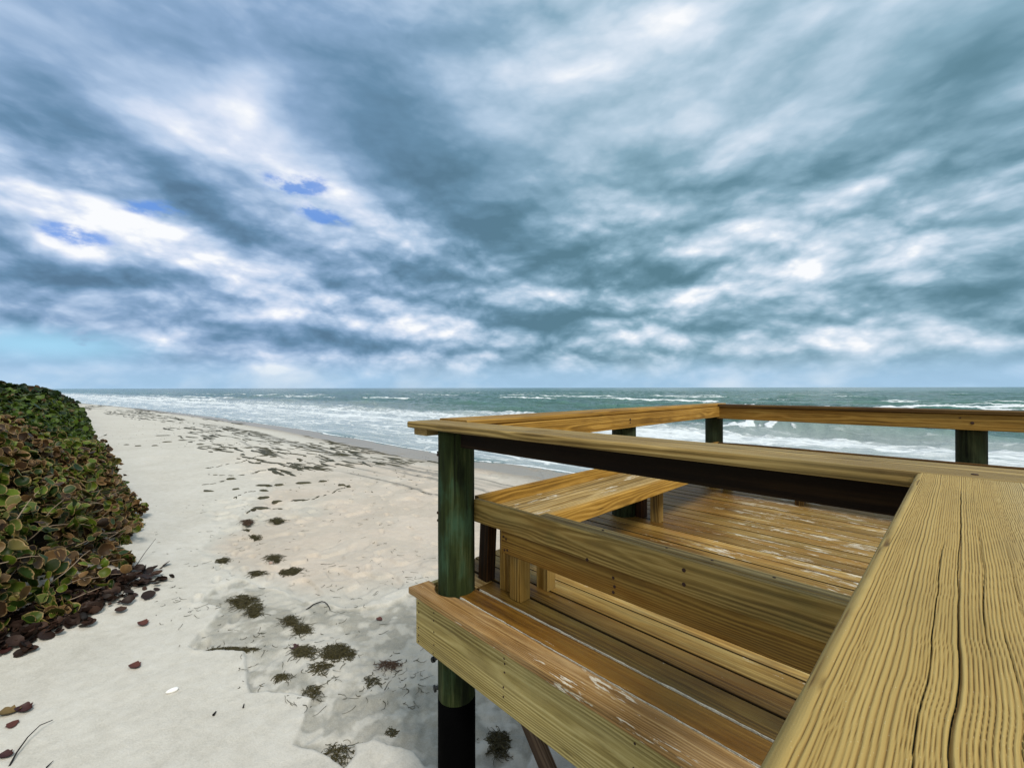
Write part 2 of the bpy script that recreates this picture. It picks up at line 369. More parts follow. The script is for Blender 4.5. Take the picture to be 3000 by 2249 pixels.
W['seat'] = wood_mat('seat_wood', (.12, .070, .017), (.29, .18, .058), (.46, .33, .145), ring=.012, ring_amt=.5, grey=(.35, .26, .13), grey_amt=.5, flake=1.15, bump=.5)
W['leg'] = wood_mat('leg_wood', (.085, .040, .006), (.22, .12, .023), (.37, .235, .07), ring=.010, ring_amt=.55, grey=(.25, .19, .085), grey_amt=.45, flake=.2)
W['redleg'] = wood_mat('reddish_leg_wood', (.010, .0035, .001), (.038, .014, .004), (.09, .038, .012), ring=.02, ring_amt=.4, grey=(.08, .055, .02), grey_amt=.25, bump=.3)
def deck_zone(s, P):
    # the paint is worn to white in the middle and right of the floor
    q = s.sep(P)
    return s.m('MULTIPLY', s.ss(q[1], 2.9, 3.6), s.ss(s.m('ADD', q[0], s.m('MULTIPLY', q[1], .22)), -1.25, -.35))
def deck_wet(s, P):
    q = s.sep(P)
    e = s.m('ADD', s.m('ADD', q[0], s.m('MULTIPLY', q[1], .10)), s.m('MULTIPLY', s.m('SUBTRACT', s.noise(s.sc(P, (2.2, 9, 1)), 1., 4, .6), .5), .9))
    w = s.m('MULTIPLY', s.m('SUBTRACT', 1., s.ss(e, -1.30, -.95)), s.ss(q[1], 3.0, 3.5))
    near = s.m('MULTIPLY', s.m('SUBTRACT', 1., s.ss(q[1], 2.1, 2.25)), .35)
    return s.m('MAXIMUM', s.m('MULTIPLY', w, .8), near)
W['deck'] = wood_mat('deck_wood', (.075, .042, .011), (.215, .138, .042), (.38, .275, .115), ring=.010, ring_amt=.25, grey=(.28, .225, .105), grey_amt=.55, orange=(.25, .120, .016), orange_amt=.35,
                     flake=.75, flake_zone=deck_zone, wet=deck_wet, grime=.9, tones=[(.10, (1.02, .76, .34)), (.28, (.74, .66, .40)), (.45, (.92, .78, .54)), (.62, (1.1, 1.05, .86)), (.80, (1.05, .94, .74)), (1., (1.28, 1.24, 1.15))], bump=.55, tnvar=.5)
W['edge'] = wood_mat('deck_edge_wood', (.10, .045, .010), (.27, .15, .050), (.43, .29, .13), ring=.008, ring_amt=.3, grey=(.40, .28, .16), grey_amt=.4, orange=(.34, .17, .05), orange_amt=.4, flake=1.25, bump=.6, tnvar=.1)
W['brace'] = wood_mat('brace_wood', (.040, .022, .014), (.095, .058, .038), (.16, .105, .07), ring=.018, ring_amt=.6, grey=(.12, .085, .06), grey_amt=.4)

def post_mat(name, a, b, c, teal):
    m, s, p = new_mat(name); P = s.pos()
    v = s.sc(P, (26, 26, 1.6)); n1 = s.noise(v, 1., 5, .62); n2 = s.noise(s.sc(P, (5, 5, 2.6)), 1., 4, .6); n3 = s.noise(s.sc(P, (110, 110, 5)), 1., 3, .6)
    col = s.ramp(s.m('ADD', s.m('MULTIPLY', n1, .62), s.m('MULTIPLY', n3, .38)), [(.32, a), (.52, b), (.72, c)])
    q = s.sep(P)
    side = s.ss(s.m('ADD', s.m('MULTIPLY', n2, 1.), s.m('MULTIPLY', n1, .35)), .66, .90)
    col = s.mix(s.m('MULTIPLY', side, .7), col, teal)
    bl = s.ss(s.noise(s.sc(P, (4, 4, 1.2)), 1.7, 4, .6), .54, .7)
    col = s.mix(s.m('MULTIPLY', bl, .75), col, tuple(x*.3 for x in a))
    ck0 = s.ss(s.noise(s.sc(P, (30, 30, .8)), 1., 2, .5), .60, .68)
    col = s.mix(s.m('MULTIPLY', ck0, .8), col, (.004, .005, .002))
    s.l.new(col, p.inputs['Base Color']); p.inputs['Roughness'].default_value = .85; p.inputs['Specular IOR Level'].default_value = .15
    ck = s.ss(s.noise(s.sc(P, (30, 30, .8)), 1., 2, .5), .60, .68)
    s.l.new(s.bump(s.m('SUBTRACT', s.m('ADD', n1, n3), ck), .6, .008), p.inputs['Normal']); return m
M_POST = post_mat('green_stained_post', (.005, .008, .002), (.020, .029, .007), (.075, .080, .032), (.034, .078, .046))
M_POST2 = post_mat('dark_stained_post', (.008, .010, .004), (.022, .026, .010), (.045, .05, .022), (.03, .045, .022))
def plain(name, col, rough=.6, spec=.3, bump=0., scale=40, metal=0., var=.3):
    m, s, p = new_mat(name); P = s.pos(); n = s.noise(P, scale, 4, .6)
    s.l.new(s.mix(n, tuple(c*(1-var) for c in col), tuple(min(1, c*(1+var)) for c in col)), p.inputs['Base Color'])
    p.inputs['Roughness'].default_value = rough; p.inputs['Specular IOR Level'].default_value = spec; p.inputs['Metallic'].default_value = metal
    if bump: s.l.new(s.bump(n, bump, .01), p.inputs['Normal'])
    return m
M_SLEEVE = plain('black_pile_wrap', (.0008, .0008, .0009), .9, .03, .3, 18)
M_NAIL = plain('rusted_nail', (.035, .014, .008), .7, .3, .2, 300)
M_BOLT = plain('black_bolt', (.01, .011, .011), .5, .4)
M_GAPSAND = plain('sand_packed_in_gap', (.42, .385, .32), .95, .05, .8, 60, var=.45)

# ================================================================== THE DECK
ZD = -1.30                                   # walking surface
PITCH = .1557; Y0 = 1.498; TH = .045
POST = (-2.294, 1.715); PR = .116
def cyl(name, x, y, z0, z1, r0, r1, mat, parent, n=40, rings=24, wob=.012):
    V = []; F = []
    for i in range(rings+1):
        z = z0+(z1-z0)*i/rings; r = r0+(r1-r0)*i/rings
        for j in range(n):
            th = 2*pi*j/n
            k = 1+wob*(vnoise(3*cos(th)+5+x, z*2.5+3*sin(th)+y, 3)-.5)*2
            V.append((x+r*k*cos(th), y+r*k*sin(th), z))
    for i in range(rings):
        for j in range(n): F.append([i*n+j, i*n+(j+1) % n, (i+1)*n+(j+1) % n, (i+1)*n+j])
    F.append(list(range(n))[::-1]); F.append(list(range(rings*n, rings*n+n)))
    o = link_mesh(name, V, F, mat, parent)
    for p in o.data.polygons:
        if len(p.vertices) == 4: p.use_smooth = True
    return o
def nail(parent, pos, axis='z', r=.0075, d=.004):
    V = []; F = []; n = 10; pos = np.array(pos)
    A = {'z': ((1, 0, 0), (0, 1, 0), (0, 0, 1)), 'y': ((1, 0, 0), (0, 0, 1), (0, -1, 0)), 'x': ((0, 1, 0), (0, 0, 1), (1, 0, 0))}[axis]
    e1, e2, e3 = map(np.array, A)
    for h, k in ((-.02, 1.), (d*.6, 1.), (d, .7)):
        for j in range(n): V.append(pos+e1*r*k*cos(2*pi*j/n)+e2*r*k*sin(2*pi*j/n)+e3*h)
    for L in range(2):
        for j in range(n): F.append([L*n+j, L*n+(j+1) % n, (L+1)*n+(j+1) % n, (L+1)*n+j])
    F.append(list(range(2*n, 3*n)))
    return link_mesh('nail', V, F, M_NAIL, parent)

deck = thing('wooden_deck', (-.8, 3.9, ZD), 'weathered timber beach deck with long planks, standing on piles over the sand', 'deck')
XE = 1.75; YEND = 6.42
# edge plank with its round notch for the corner post
arc = []
for k in range(0, 15):
    th = radians(-18-(144)*k/14.); R = .136
    arc.append((POST[0]-.012+R*cos(th), POST[1]+.004+R*sin(th)))
outl = [(-2.525, 1.500), (-2.36, 1.497), (-1.2, 1.499), (XE, 1.496), (XE, 1.650), (-1.2, 1.650)] + [(-2.12, 1.652)] + \
       [p for p in arc if p[1] < 1.652] + [(-2.46, 1.652), (-2.515, 1.650)]
Wood().prism(outl, ZD-TH, ZD, tn=.55).build('edge_plank', W['edge'], deck)
w = Wood()
k = 1
while Y0+(k+1)*PITCH < YEND+.02:
    ya = Y0+k*PITCH+.0045; yb = ya+PITCH-(.0105+.004*random.random())
    x0 = -2.19 if k == 1 else (-2.205 if k == 2 else -2.61+random.uniform(-.008, .008))
    tn = {1: .10, 2: .28, 3: .44, 4: .62, 5: 1.0}.get(k, .40+.6*random.random())
    w.board((x0, (ya+yb)/2, ZD-TH/2+random.uniform(-.0025, .0015)), (XE, (ya+yb)/2, ZD-TH/2), yb-ya, TH, (0, 1, 0), r=.0055, wob=.0012, tn=tn, seg_c=3)
    k += 1
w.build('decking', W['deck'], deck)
# small plank beyond the post on the outer side
w = Wood(); w.board((-2.56, 1.888, ZD-TH/2-.004), (-2.212, 1.888, ZD-TH/2-.004), .14, TH, (0, 1, 0), r=.008); w.build('short_plank', W['seat'], deck)
# pale sand packed into the first two gaps
for yy, dw in ((Y0+PITCH+.0, .011), (Y0+2*PITCH, .013)):
    V = []; F = []; n = 160
    for i in range(n+1):
        x = -2.17+i*(XE+2.17)/n; a = dw*(.12+1.05*vnoise(i*.4, yy*9, 4)*vnoise(i*.09, yy*5, 8)**.5); h = .0035*vnoise(i*.7, 3, 5)
        V += [(x, yy-a*.8, ZD-.012), (x, yy-a*.45, ZD+h-.001), (x, yy+a*.45, ZD+h-.001), (x, yy+a*.8, ZD-.012)]
    for i in range(n):
        for j in range(3): F.append([i*4+j, (i+1)*4+j, (i+1)*4+j+1, i*4+j+1])
    link_mesh('gap_sand', V, F, M_GAPSAND, deck)
fas = Wood().board((-2.498, 1.562, -1.513), (XE, 1.562, -1.513), .325, .042, (0, 0, 1), r=.006, tn=.55, heart=(.03, -.10)).build('fascia_board', W['fascia'], deck)
for x, zs in ((-2.47, (-1.40, -1.46, -1.56, -1.61, -1.65)), (-2.30, (-1.40, -1.45, -1.52, -1.60, -1.655)), (-1.655, (-1.40, -1.425, -1.47, -1.55, -1.60)), (-.9, (-1.4, -1.5, -1.6))):
    for zz in zs: nail(fas, (x+random.uniform(-.006, .006), 1.5412, zz), 'y', .0055, .002)
w = Wood(); w.board((-2.58, 1.70, -1.47), (-2.58, YEND, -1.47), .23, .042, (0, 0, 1), tn=.4); w.build('rim_board', W['fascia'], deck)
w = Wood()
for xx in (-1.9, -1.3, -.7, -.1, .5, 1.1, 1.68): w.board((xx, 1.59, -1.47), (xx, YEND-.05, -1.47), .23, .042, (0, 0, 1))
w.build('joists', W['brown'], deck)
Wood().board((-2.80, 2.32, -1.78), (-1.30, 2.32, -3.55), .15, .045, (.76, 0, .65), tn=.6).build('brace', W['brace'], deck)
for px, py in ((.05, 2.3), (.05, 5.2), (-1.3, 2.36)):
    cyl('pile', px, py, -4.2, -1.36 if px > -1 else -2.6, .11, .108, M_POST2, deck)
# floor of the approach walk on which the photographer stands
walk = thing('walkway', (.7, -.6, ZD), 'plank walkway leading up to the deck, beside the close grooved handrail', 'walkway')
w = Wood()
for i in range(22):
    y = 1.39-i*PITCH
    w.board((-.14, y, ZD-TH/2-.002), (1.5, y, ZD-TH/2-.002), PITCH-.012, TH, (0, 1, 0), r=.008, seg_c=2)
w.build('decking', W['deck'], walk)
Wood().board((-.12, -2, -1.47), (-.12, 1.46, -1.47), .23, .042, (0, 0, 1)).build('rim_board', W['fascia'], walk)
for py in (-.3, -1.9): cyl('pile', .9, py, -4.2, -1.36, .11, .11, M_POST2, walk)

# ================================================================== RAILINGS
def cap_mesh(name, corners, zt, zb, mat, parent, dirx=True, r=.012, tn=.5):
    """flat cap from four plan corners with rounded long edges; grain runs along the long side"""
    return Wood().prism(corners, zb, zt, tn=tn, r=r).build(name, mat, parent)

fr = thing('railing', (POST[0], POST[1], ZD), 'wide flat-capped timber railing on the green corner post, nearest side of the deck', 'railing', 'deck railings')
# long cap, slightly lower at its left end
Wood().board((-2.62, 1.672, -.2475), (1.7, 1.672, -.2405), .25, .043, (0, 1, 0), r=.011, seg=60, wob=.003, tn=.55, heart=(.02, -.055), seg_c=3).build('cap', W['cap'], fr)
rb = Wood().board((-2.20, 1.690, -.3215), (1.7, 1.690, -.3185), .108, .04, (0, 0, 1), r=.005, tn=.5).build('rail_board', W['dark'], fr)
post = cyl('post', POST[0], POST[1], -2.02, -.272, PR*1.03, PR, M_POST, fr, 56, 48, .014)
slv = cyl('sleeve', POST[0], POST[1], -4.2, -1.99, PR*1.045, PR*1.045, M_SLEEVE, post, 56, 12, .006)
def bolt(parent, a, b, r, name='bolt'):
    a = np.array(a, float); b = np.array(b, float); u = b-a; L = np.linalg.norm(u); u /= L
    e1 = np.cross(u, (0, 0, 1.)); e1 /= np.linalg.norm(e1); e2 = np.cross(u, e1); V = []; F = []; n = 10
    for t, k in ((0, 1), (.78, 1), (.78, 1.7), (.97, 1.7), (1., 1.2)):
        for j in range(n): V.append(a+u*L*t+r*k*(e1*cos(2*pi*j/n)+e2*sin(2*pi*j/n)))
    for i in range(4):
        for j in range(n): F.append([i*n+j, i*n+(j+1) % n, (i+1)*n+(j+1) % n, (i+1)*n+j])
    F.append(list(range(4*n, 5*n)))
    return link_mesh(name, V, F, M_BOLT, parent)
bolt(post, (POST[0]-.09, POST[1]-.05, -1.76), (POST[0]-.155, POST[1]-.085, -1.80), .011)
bolt(post, (POST[0]-.06, POST[1]-.08, -1.93), (POST[0]-.09, POST[1]-.115, -1.945), .013)
for xx in (.02, .14): nail(bpy.data.objects['cap'], (xx, 1.600, -.2205), 'z', .007, .002)
for q in ((POST[0]-.085, POST[1]-.082, -.42), (POST[0]-.055, POST[1]-.105, -.43), (POST[0]-.05, POST[1]-.108, -.80), (POST[0]-.08, POST[1]-.086, -.86)):
    nail(post, q, 'y', .009, .006)

lr = thing('railing', (-2.29, 3.6, ZD), 'left-hand timber railing above the wide bench, running from the corner out to sea', 'railing', 'deck railings')
def cap_y(name, xo0, xo1, xi, y0, y1, zt0, zt1, th, mat, parent, n=24):
    """cap along y, outer edge from xo0 to xo1"""
    V = []; F = []; G = []; off = random.uniform(0, 40)
    for i in range(n+1):
        t = i/n; y = y0+(y1-y0)*t; xo = xo0+(xo1-xo0)*t; zt = zt0+(zt1-zt0)*t+.003*(vnoise(y*1.7, 2, 6)-.5); r = .012
        pr = [(xo+r, zt), (xi-r, zt), (xi-r*.3, zt-r*.3), (xi, zt-r), (xi, zt-th+r), (xi-r, zt-th), (xo+r, zt-th), (xo, zt-th+r), (xo, zt-r), (xo+r*.3, zt-r*.3)]
        for x, z in pr: V.append((x, y, z)); G.append((y+off, x+2.36, z-zt+.075))
    m = 10
    for i in range(n):
        for j in range(m): F.append([i*m+j, (i+1)*m+j, (i+1)*m+(j+1) % m, i*m+(j+1) % m][::-1])
    F.append(list(range(m))); F.append(list(range(n*m, n*m+m))[::-1])
    return link_mesh(name, V, F, mat, parent, {'gp': np.array(G), 'tn': np.full(len(V), .5), 'ed': np.ones(len(V))})
cap_y('cap', -2.605, -2.44, -2.285, 1.80, 6.34, -.2175, -.2195, .043, W['orange'], lr)
Wood().board((-2.515, 1.585, -.2925), (-2.515, 6.0, -.2885), .155, .046, (1, 0, 0), r=.006, tn=.3).build('under_board', W['seat'], lr)
lb = Wood().board((-2.285, 1.90, -.3275), (-2.285, 6.10, -.3275), .132, .04, (0, 0, 1), r=.006, seg=16, wob=.002, tn=.62).build('rail_board', W['orange'], lr)
for py in (3.46,): cyl('post', -2.428, 3.95, -4.2, -.265, .122, .120, M_POST2, lr)
nail(lb, (-2.264, 3.80, -.315), 'x', .012, .003); nail(lb, (-2.264, 3.80, -.345), 'x', .008, .003)

far = thing('railing', (-.3, 6.22, ZD), 'seaward timber railing across the back of the deck with a thin gap under its cap', 'railing', 'deck railings')
Wood().board((-2.30, 6.17, -.2495), (1.75, 6.17, -.2425), .27, .042, (0, 1, 0), r=.010, seg=40, wob=.004, tn=.3).build('cap', W['brown'], far)
fb = Wood().board((-2.30, 6.075, -.345), (1.75, 6.075, -.335), .150, .04, (0, 0, 1), r=.006, tn=.75, seg=20, wob=.002).build('rail_board', W['rung'], far)
for px in (-2.40, .055): cyl('post', px, 6.215, -4.6, -.272, .114, .112, M_POST2, far)
nail(fb, (.06, 6.0525, -.345), 'y', .014, .003); nail(fb, (-.02, 6.0525, -.30), 'y', .007, .003)

# close handrail with deep raised grain: the ridges are modelled
nr = thing('railing', (.04, .4, ZD), 'close pale timber handrail with deeply grooved grain and long dark cracks', 'railing', 'deck railings')
def near_cap():
    x0, x1, y0, y1, zt, th = -.087, .165, -1.0, 1.545, -.2215, .046
    nx = 330
    us = np.linspace(0, 1, nx)
    ya = np.concatenate([np.linspace(y0, .1, 24, endpoint=False), np.linspace(.1, y1, 330)]); ny = len(ya)
    R = .014
    # profile: bottom-left, side, rounded shoulder, top, rounded shoulder, side
    wide = x1-x0
    ss_ = []
    for k in range(9):
        a = pi-(pi/2)*k/8; ss_.append((R+R*cos(a), -R+R*sin(a)))
    top = [(R+(wide-2*R)*t, 0.) for t in np.linspace(0, 1, nx)[1:-1]]
    ee = []
    for k in range(9):
        a = pi/2-(pi/2)*k/8; ee.append((wide-R+R*cos(a), -R+R*sin(a)))
    prof = [(0., -th), (0., -th*.66)] + ss_ + top + ee + [(wide, -th*.66), (wide, -th)]
    px = np.array([p[0] for p in prof]); pz = np.array([p[1] for p in prof]); m = len(prof)
    X, Y = np.meshgrid(px, ya); Z = np.repeat(pz[None], ny, 0)
    # grain coordinate: lines run along y, wander together, and jog around small kinks
    wander = .007*(fbm(Y*1.6+3, X*3.0, 3, 11)-.5) + .0030*(fbm(Y*6.0, X*6+9, 3, 12)-.5) + .0014*(fbm(Y*24, X*30, 2, 13)-.5)
    kink = .0030*np.exp(-((Y-.36-.25*X)/.035)**2)*sstep(.02, .12, X) - .0022*np.exp(-((Y-.47-.2*X)/.05)**2)*sstep(.03, .1, X)
    arch = .020*sstep(.12, .25, X)*np.sin(Y*2.1+.6)
    swirl = .030*np.exp(-((X-.205)/.028)**2-((Y-1.02)/.11)**2)
    g = X+wander+kink+arch+swirl
    # ring spacing gets finer towards the right
    ph = g/.0031 + 13.0*(g/.25)**2 + 2.2*(vnoise(g*55, Y*.35, 19)-.5) + .9*(vnoise(g*140, Y*.5, 20)-.5)
    ridge = .5+.5*np.sin(2*pi*ph+.9*np.sin(2*pi*ph))
    lo = vnoise(g*260, Y*2.0, 21)
    amp = (.75+.8*vnoise(g*70, Y*.8, 14))*(1-.65*sstep(.16, .24, X+.02*np.sin(Y*4)))
    ridge = np.clip((1-(1-ridge)**2.3)*.85+.2*lo, 0, 1)
    crack = np.zeros_like(X)
    for gx, ya_, yb_, wd, sd in ((.081, -.9, 1.38, .0010, 1), (.0655, .1, .92, .0008, 2), (.101, .5, 1.05, .0008, 3), (.112, .2, .70, .0006, 4), (.042, -.2, .36, .0008, 5), (.094, .30, .44, .0009, 7), (.126, .62, 1.0, .0006, 8), (.205, .85, 1.06, .0010, 6)):
        c = np.exp(-((g-gx-.003*(vnoise(Y*5, 0*Y, sd)-.5))/(wd*(.42 if sd > 1 else .46)))**2)*sstep(ya_, ya_+.12, Y)*(1-sstep(yb_-.14, yb_, Y))*(.6+.6*vnoise(Y*9, 0*Y, sd+3))
        crack = np.maximum(crack, np.clip(c, 0, 1))
    topw = np.clip((Z+R)/R, 0, 1)
    depth = -(1-ridge)*.0013*amp - crack*.006 + .001*(fbm(X*20, Y*5, 3, 31)-.5)
    Zw = zt+Z+depth*topw
    Xw = x0+X+(1-topw)*(.0012*(ridge-.5))
    V = np.stack([Xw, Y, Zw], -1).reshape(-1, 3)
    idx = np.arange(ny*m).reshape(ny, m)
    F = np.stack([idx[:-1, :-1], idx[:-1, 1:], idx[1:, 1:], idx[1:, :-1]], -1).reshape(-1, 4)
    bot = np.stack([idx[:-1, -1], idx[:-1, 0], idx[1:, 0], idx[1:, -1]], -1)
    F = np.concatenate([F, bot])
    return V, F, dict(ridge=(ridge*amp+ (1-amp)*.55).ravel(), crack=crack.ravel(), gp=np.stack([Y, g, X*0], -1).reshape(-1, 3))
def near_mat():
    m, s, p = new_mat('grooved_pale_wood'); r = s.attr('ridge', 'Fac'); c = s.attr('crack', 'Fac'); gp = s.attr('gp'); P = s.pos()
    fine = s.noise(s.sc(gp, (6, 420, 1)), 1., 3, .6); big = s.noise(s.sc(P, (9, 3, 1)), 1., 4, .6); grit = s.noise(P, 900, 2, .6)
    t = s.m('ADD', s.m('MULTIPLY', r, .75), s.m('MULTIPLY', fine, .25))
    col = s.ramp(t, [(.10, (.11, .058, .012)), (.36, (.215, .130, .032)), (.62, (.31, .205, .060)), (.92, (.38, .27, .090))])
    right = s.ss(s.m('ADD', s.sep(P)[0], s.m('MULTIPLY', big, .06)), .05, .14)
    col = s.mix(s.m('MULTIPLY', right, .55), col, s.mix(t, (.17, .125, .058), (.40, .325, .175)))
    col = s.mix(s.m('MULTIPLY', s.ss(big, .42, .72), .55), col, s.v('MULTIPLY', col, (.70, .70, .66)))
    col = s.mix(s.ss(grit, .70, .76), col, (.62, .55, .38))
    col = s.mix(s.m('MULTIPLY', s.ss(s.noise(s.sc(P, (60, 14, 10)), 1., 3, .6), .76, .80), .7), col, (.72, .68, .55))
    col = s.mix(s.ss(c, .25, .7), col, (.022, .013, .005))
    s.l.new(col, p.inputs['Base Color']); p.inputs['Roughness'].default_value = .7; p.inputs['Specular IOR Level'].default_value = .25
    s.l.new(s.bump(s.m('ADD', fine, s.m('MULTIPLY', grit, .5)), .35, .0015), p.inputs['Normal']); return m
V, F, A = near_cap()
link_mesh('cap', V, F, near_mat(), nr, A, smooth=True)
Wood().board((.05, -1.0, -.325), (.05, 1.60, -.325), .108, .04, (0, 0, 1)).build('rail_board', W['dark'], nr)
cyl('post', .13, -.6, -1.32, -.27, .075, .075, M_POST2, nr)

# ================================================================== BENCHES
def leg(parent, x0, x1, y0, y1, zt, mat='leg', tn=None, lean=(0, 0)):
    return Wood().board(((x0+x1)/2, (y0+y1)/2, ZD+.001), ((x0+x1)/2+lean[0], (y0+y1)/2+lean[1], zt), x1-x0, y1-y0, (1, 0, 0), r=.005, tn=tn).build('leg', W[mat], parent)
lbench = thing('bench', (-2.05, 3.6, ZD), 'wide honey-coloured plank bench along the left railing, on paired square legs', 'bench', 'deck benches')
Wood().board((-2.262, 1.86, -.795), (-2.262, 5.98, -.795), .15, .042, (0, 0, 1), r=.006, seg=14, wob=.002, tn=.6).build('back_board', W['orange'], lbench)
w = Wood()
for xa, xb in ((-2.238, -2.042), (-2.036, -1.846)):
    w.board(((xa+xb)/2, 1.842, -.822), ((xa+xb)/2, 5.98, -.822), xb-xa, .04, (1, 0, 0), r=.007, wob=.0015, seg=14)
w.build('seat', W['seat'], lbench)
Wood().board((-1.820, 1.912, -.8565), (-1.820, 5.55, -.8565), .107, .041, (0, 0, 1), r=.006, seg=12, wob=.0015, tn=.75).build('apron', W['orange'], lbench)
leg(lbench, -2.31, -2.218, 1.908, 1.985, -.872, 'redleg', lean=(.025, 0)); leg(lbench, -2.095, -2.012, 1.912, 1.992, -.843)
leg(lbench, -2.306, -2.214, 3.955, 4.04, -.872, 'redleg'); leg(lbench, -2.125, -2.028, 3.925, 4.01, -.843, 'redleg' if False else 'leg')
leg(lbench, -2.306, -2.214, 5.80, 5.88, -.872, 'redleg'); leg(lbench, -2.125, -2.03, 5.78, 5.86, -.843)
Wood().board((-2.36, 4.02, -.90), (-2.0, 4.02, -.90), .10, .04, (0, 0, 1), r=.004).build('bearer', W['dark'], lbench)
Wood().board((-2.30, 2.01, -.90), (-2.0, 2.01, -.90), .10, .04, (0, 0, 1), r=.004).build('bearer', W['dark'], lbench)

fbench = thing('bench', (-.9, 1.98, ZD), 'narrow weathered timber bench frame beside the closest railing, nail-holed double beam on square legs', 'bench', 'deck benches')
bm1 = Wood().board((-2.205, 1.810, -.7935), (1.6, 1.810, -.7935), .149, .040, (0, 0, 1), r=.011, seg=30, wob=.003, tn=.5, heart=(.02, -.09), seg_c=3).build('front_beam', W['beam'], fbench)
Wood().board((-1.672, 1.866, -.741), (1.6, 1.866, -.741), .068, .038, (0, 1, 0), r=.006, tn=.5, seg=20, wob=.002).build('top_strip', W['cap'], fbench)
bm2 = Wood().board((-1.985, 1.848, -.9435), (1.6, 1.848, -.9435), .149, .034, (0, 0, 1), r=.005, tn=.6, seg=20, wob=.0015, heart=(.05, -.07)).build('stretcher', W['rung'], fbench)
leg(fbench, -1.957, -1.860, 1.868, 1.956, -.87, 'leg', .7); leg(fbench, -1.943, -1.842, 2.098, 2.175, -.87, 'leg', .9)
leg(fbench, .40, .498, 1.868, 1.956, -.87, 'leg', .6); leg(fbench, .40, .498, 2.098, 2.175, -.87, 'leg', .5)
Wood().board((-1.90, 1.96, -.905), (-1.90, 2.10, -.905), .07, .05, (0, 0, 1), r=.004).build('bearer', W['brown'], fbench)
for q in ((-1.968, -.915), (-1.960, -.995), (-1.935, -.99), (-1.945, -.925)): nail(bm2, (q[0], 1.8305, q[1]), 'y', .007, .003)
for q in ((-1.185, -.925), (-1.178, -.965), (-1.185, -.995)): nail(bm2, (q[0], 1.8305, q[1]), 'y', .0075, .003)
for q in ((-.815, -.765), (-.815, -.825), (-1.31, -.86)): nail(bm1, (q[0], 1.7895, q[1]), 'y', .0085, .003)
for xx in (-1.27, -.93, -.73, -.50): nail(bpy.data.objects['top_strip'], (xx, 1.868, -.7218), 'z', .006, .002)

rbench = thing('bench', (-.3, 5.8, ZD), 'dark brown plank bench along the seaward railing, only its back board showing', 'bench', 'deck benches')
Wood().board((-2.235, 5.94, -.795), (1.7, 5.94, -.785), .15, .042, (0, 0, 1), r=.006, seg=14, wob=.003, tn=.35).build('back_board', W['brown'], rbench)
w = Wood()
for ya, yb in ((5.53, 5.72), (5.728, 5.915)): w.board((-1.79, (ya+yb)/2, -.85), (1.7, (ya+yb)/2, -.85), yb-ya, .04, (0, 1, 0), r=.007)
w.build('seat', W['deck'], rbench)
Wood().board((-1.79, 5.505, -.885), (1.7, 5.505, -.885), .105, .04, (0, 0, 1)).build('apron', W['brown'], rbench)
for xx in (-1.3, .1, 1.4):
    leg(rbench, xx, xx+.09, 5.60, 5.69, -.872, 'brown'); leg(rbench, xx, xx+.09, 5.83, 5.915, -.872, 'brown')

# ================================================================== SHORE GEOMETRY
SX = np.array([-2500, -700, -400, -183, -107, -66, -40, -30, -21, -13, 0, 60, 400, 2500.])
SY = np.array([-260, -75, -34, -4.5, 8.2, 12.9, 14.9, 15.0, 15.0, 15.9, 16.6, 17.5, 20, 40.])
def yshore(x): return np.interp(x, SX, SY)
EX = np.array([-2500, -700, -400, -183, -120, -60, -30, -16, -11, -9.0, -8.2, -7.6, -6.5, -4, 60, 2500.])
EY = np.array([-300, -100, -52, -17, -3.2, -.6, .0, .50, .42, .22, -.08, -.7, -1.7, -3.5, -6, -6.])
def yedge(x): return np.interp(x, EX, EY)
ZS, ZW = -3.0, -4.0
def poly_in(x, y, poly):
    """signed soft distance (positive inside) to a polygon"""
    poly = np.array(poly, float); d = np.full(x.shape, 1e9); ins = np.zeros(x.shape, bool)
    for i in range(len(poly)):
        a = poly[i]; b = poly[(i+1) % len(poly)]; e = b-a
        t = np.clip(((x-a[0])*e[0]+(y-a[1])*e[1])/(e@e), 0, 1)
        d = np.minimum(d, np.hypot(x-a[0]-t*e[0], y-a[1]-t*e[1]))
        c = ((a[1] > y) != (b[1] > y)) & (x < (b[0]-a[0])*(y-a[1])/(b[1]-a[1]+1e-12)+a[0]); ins ^= c
    return np.where(ins, d, -d)
RO = math.atan(5.5/3000)
def ground_at(px, py, z=ZS):
    """where the sight line through a point of the photograph meets the level z"""
    dx, dy = px-1500, py-1124.5
    x, y = 1500+dx*cos(RO)-dy*sin(RO), 1124.5+dx*sin(RO)+dy*cos(RO)
    r = FW+RT*(x-1500)/1280-np.array([0, 0, 1.])*(y-1135.25)/1280
    return (r*(z/r[2]))[:2]
z7 = lambda x, y: ground_at(500+x/2.2137, 1500+y/2.2137)
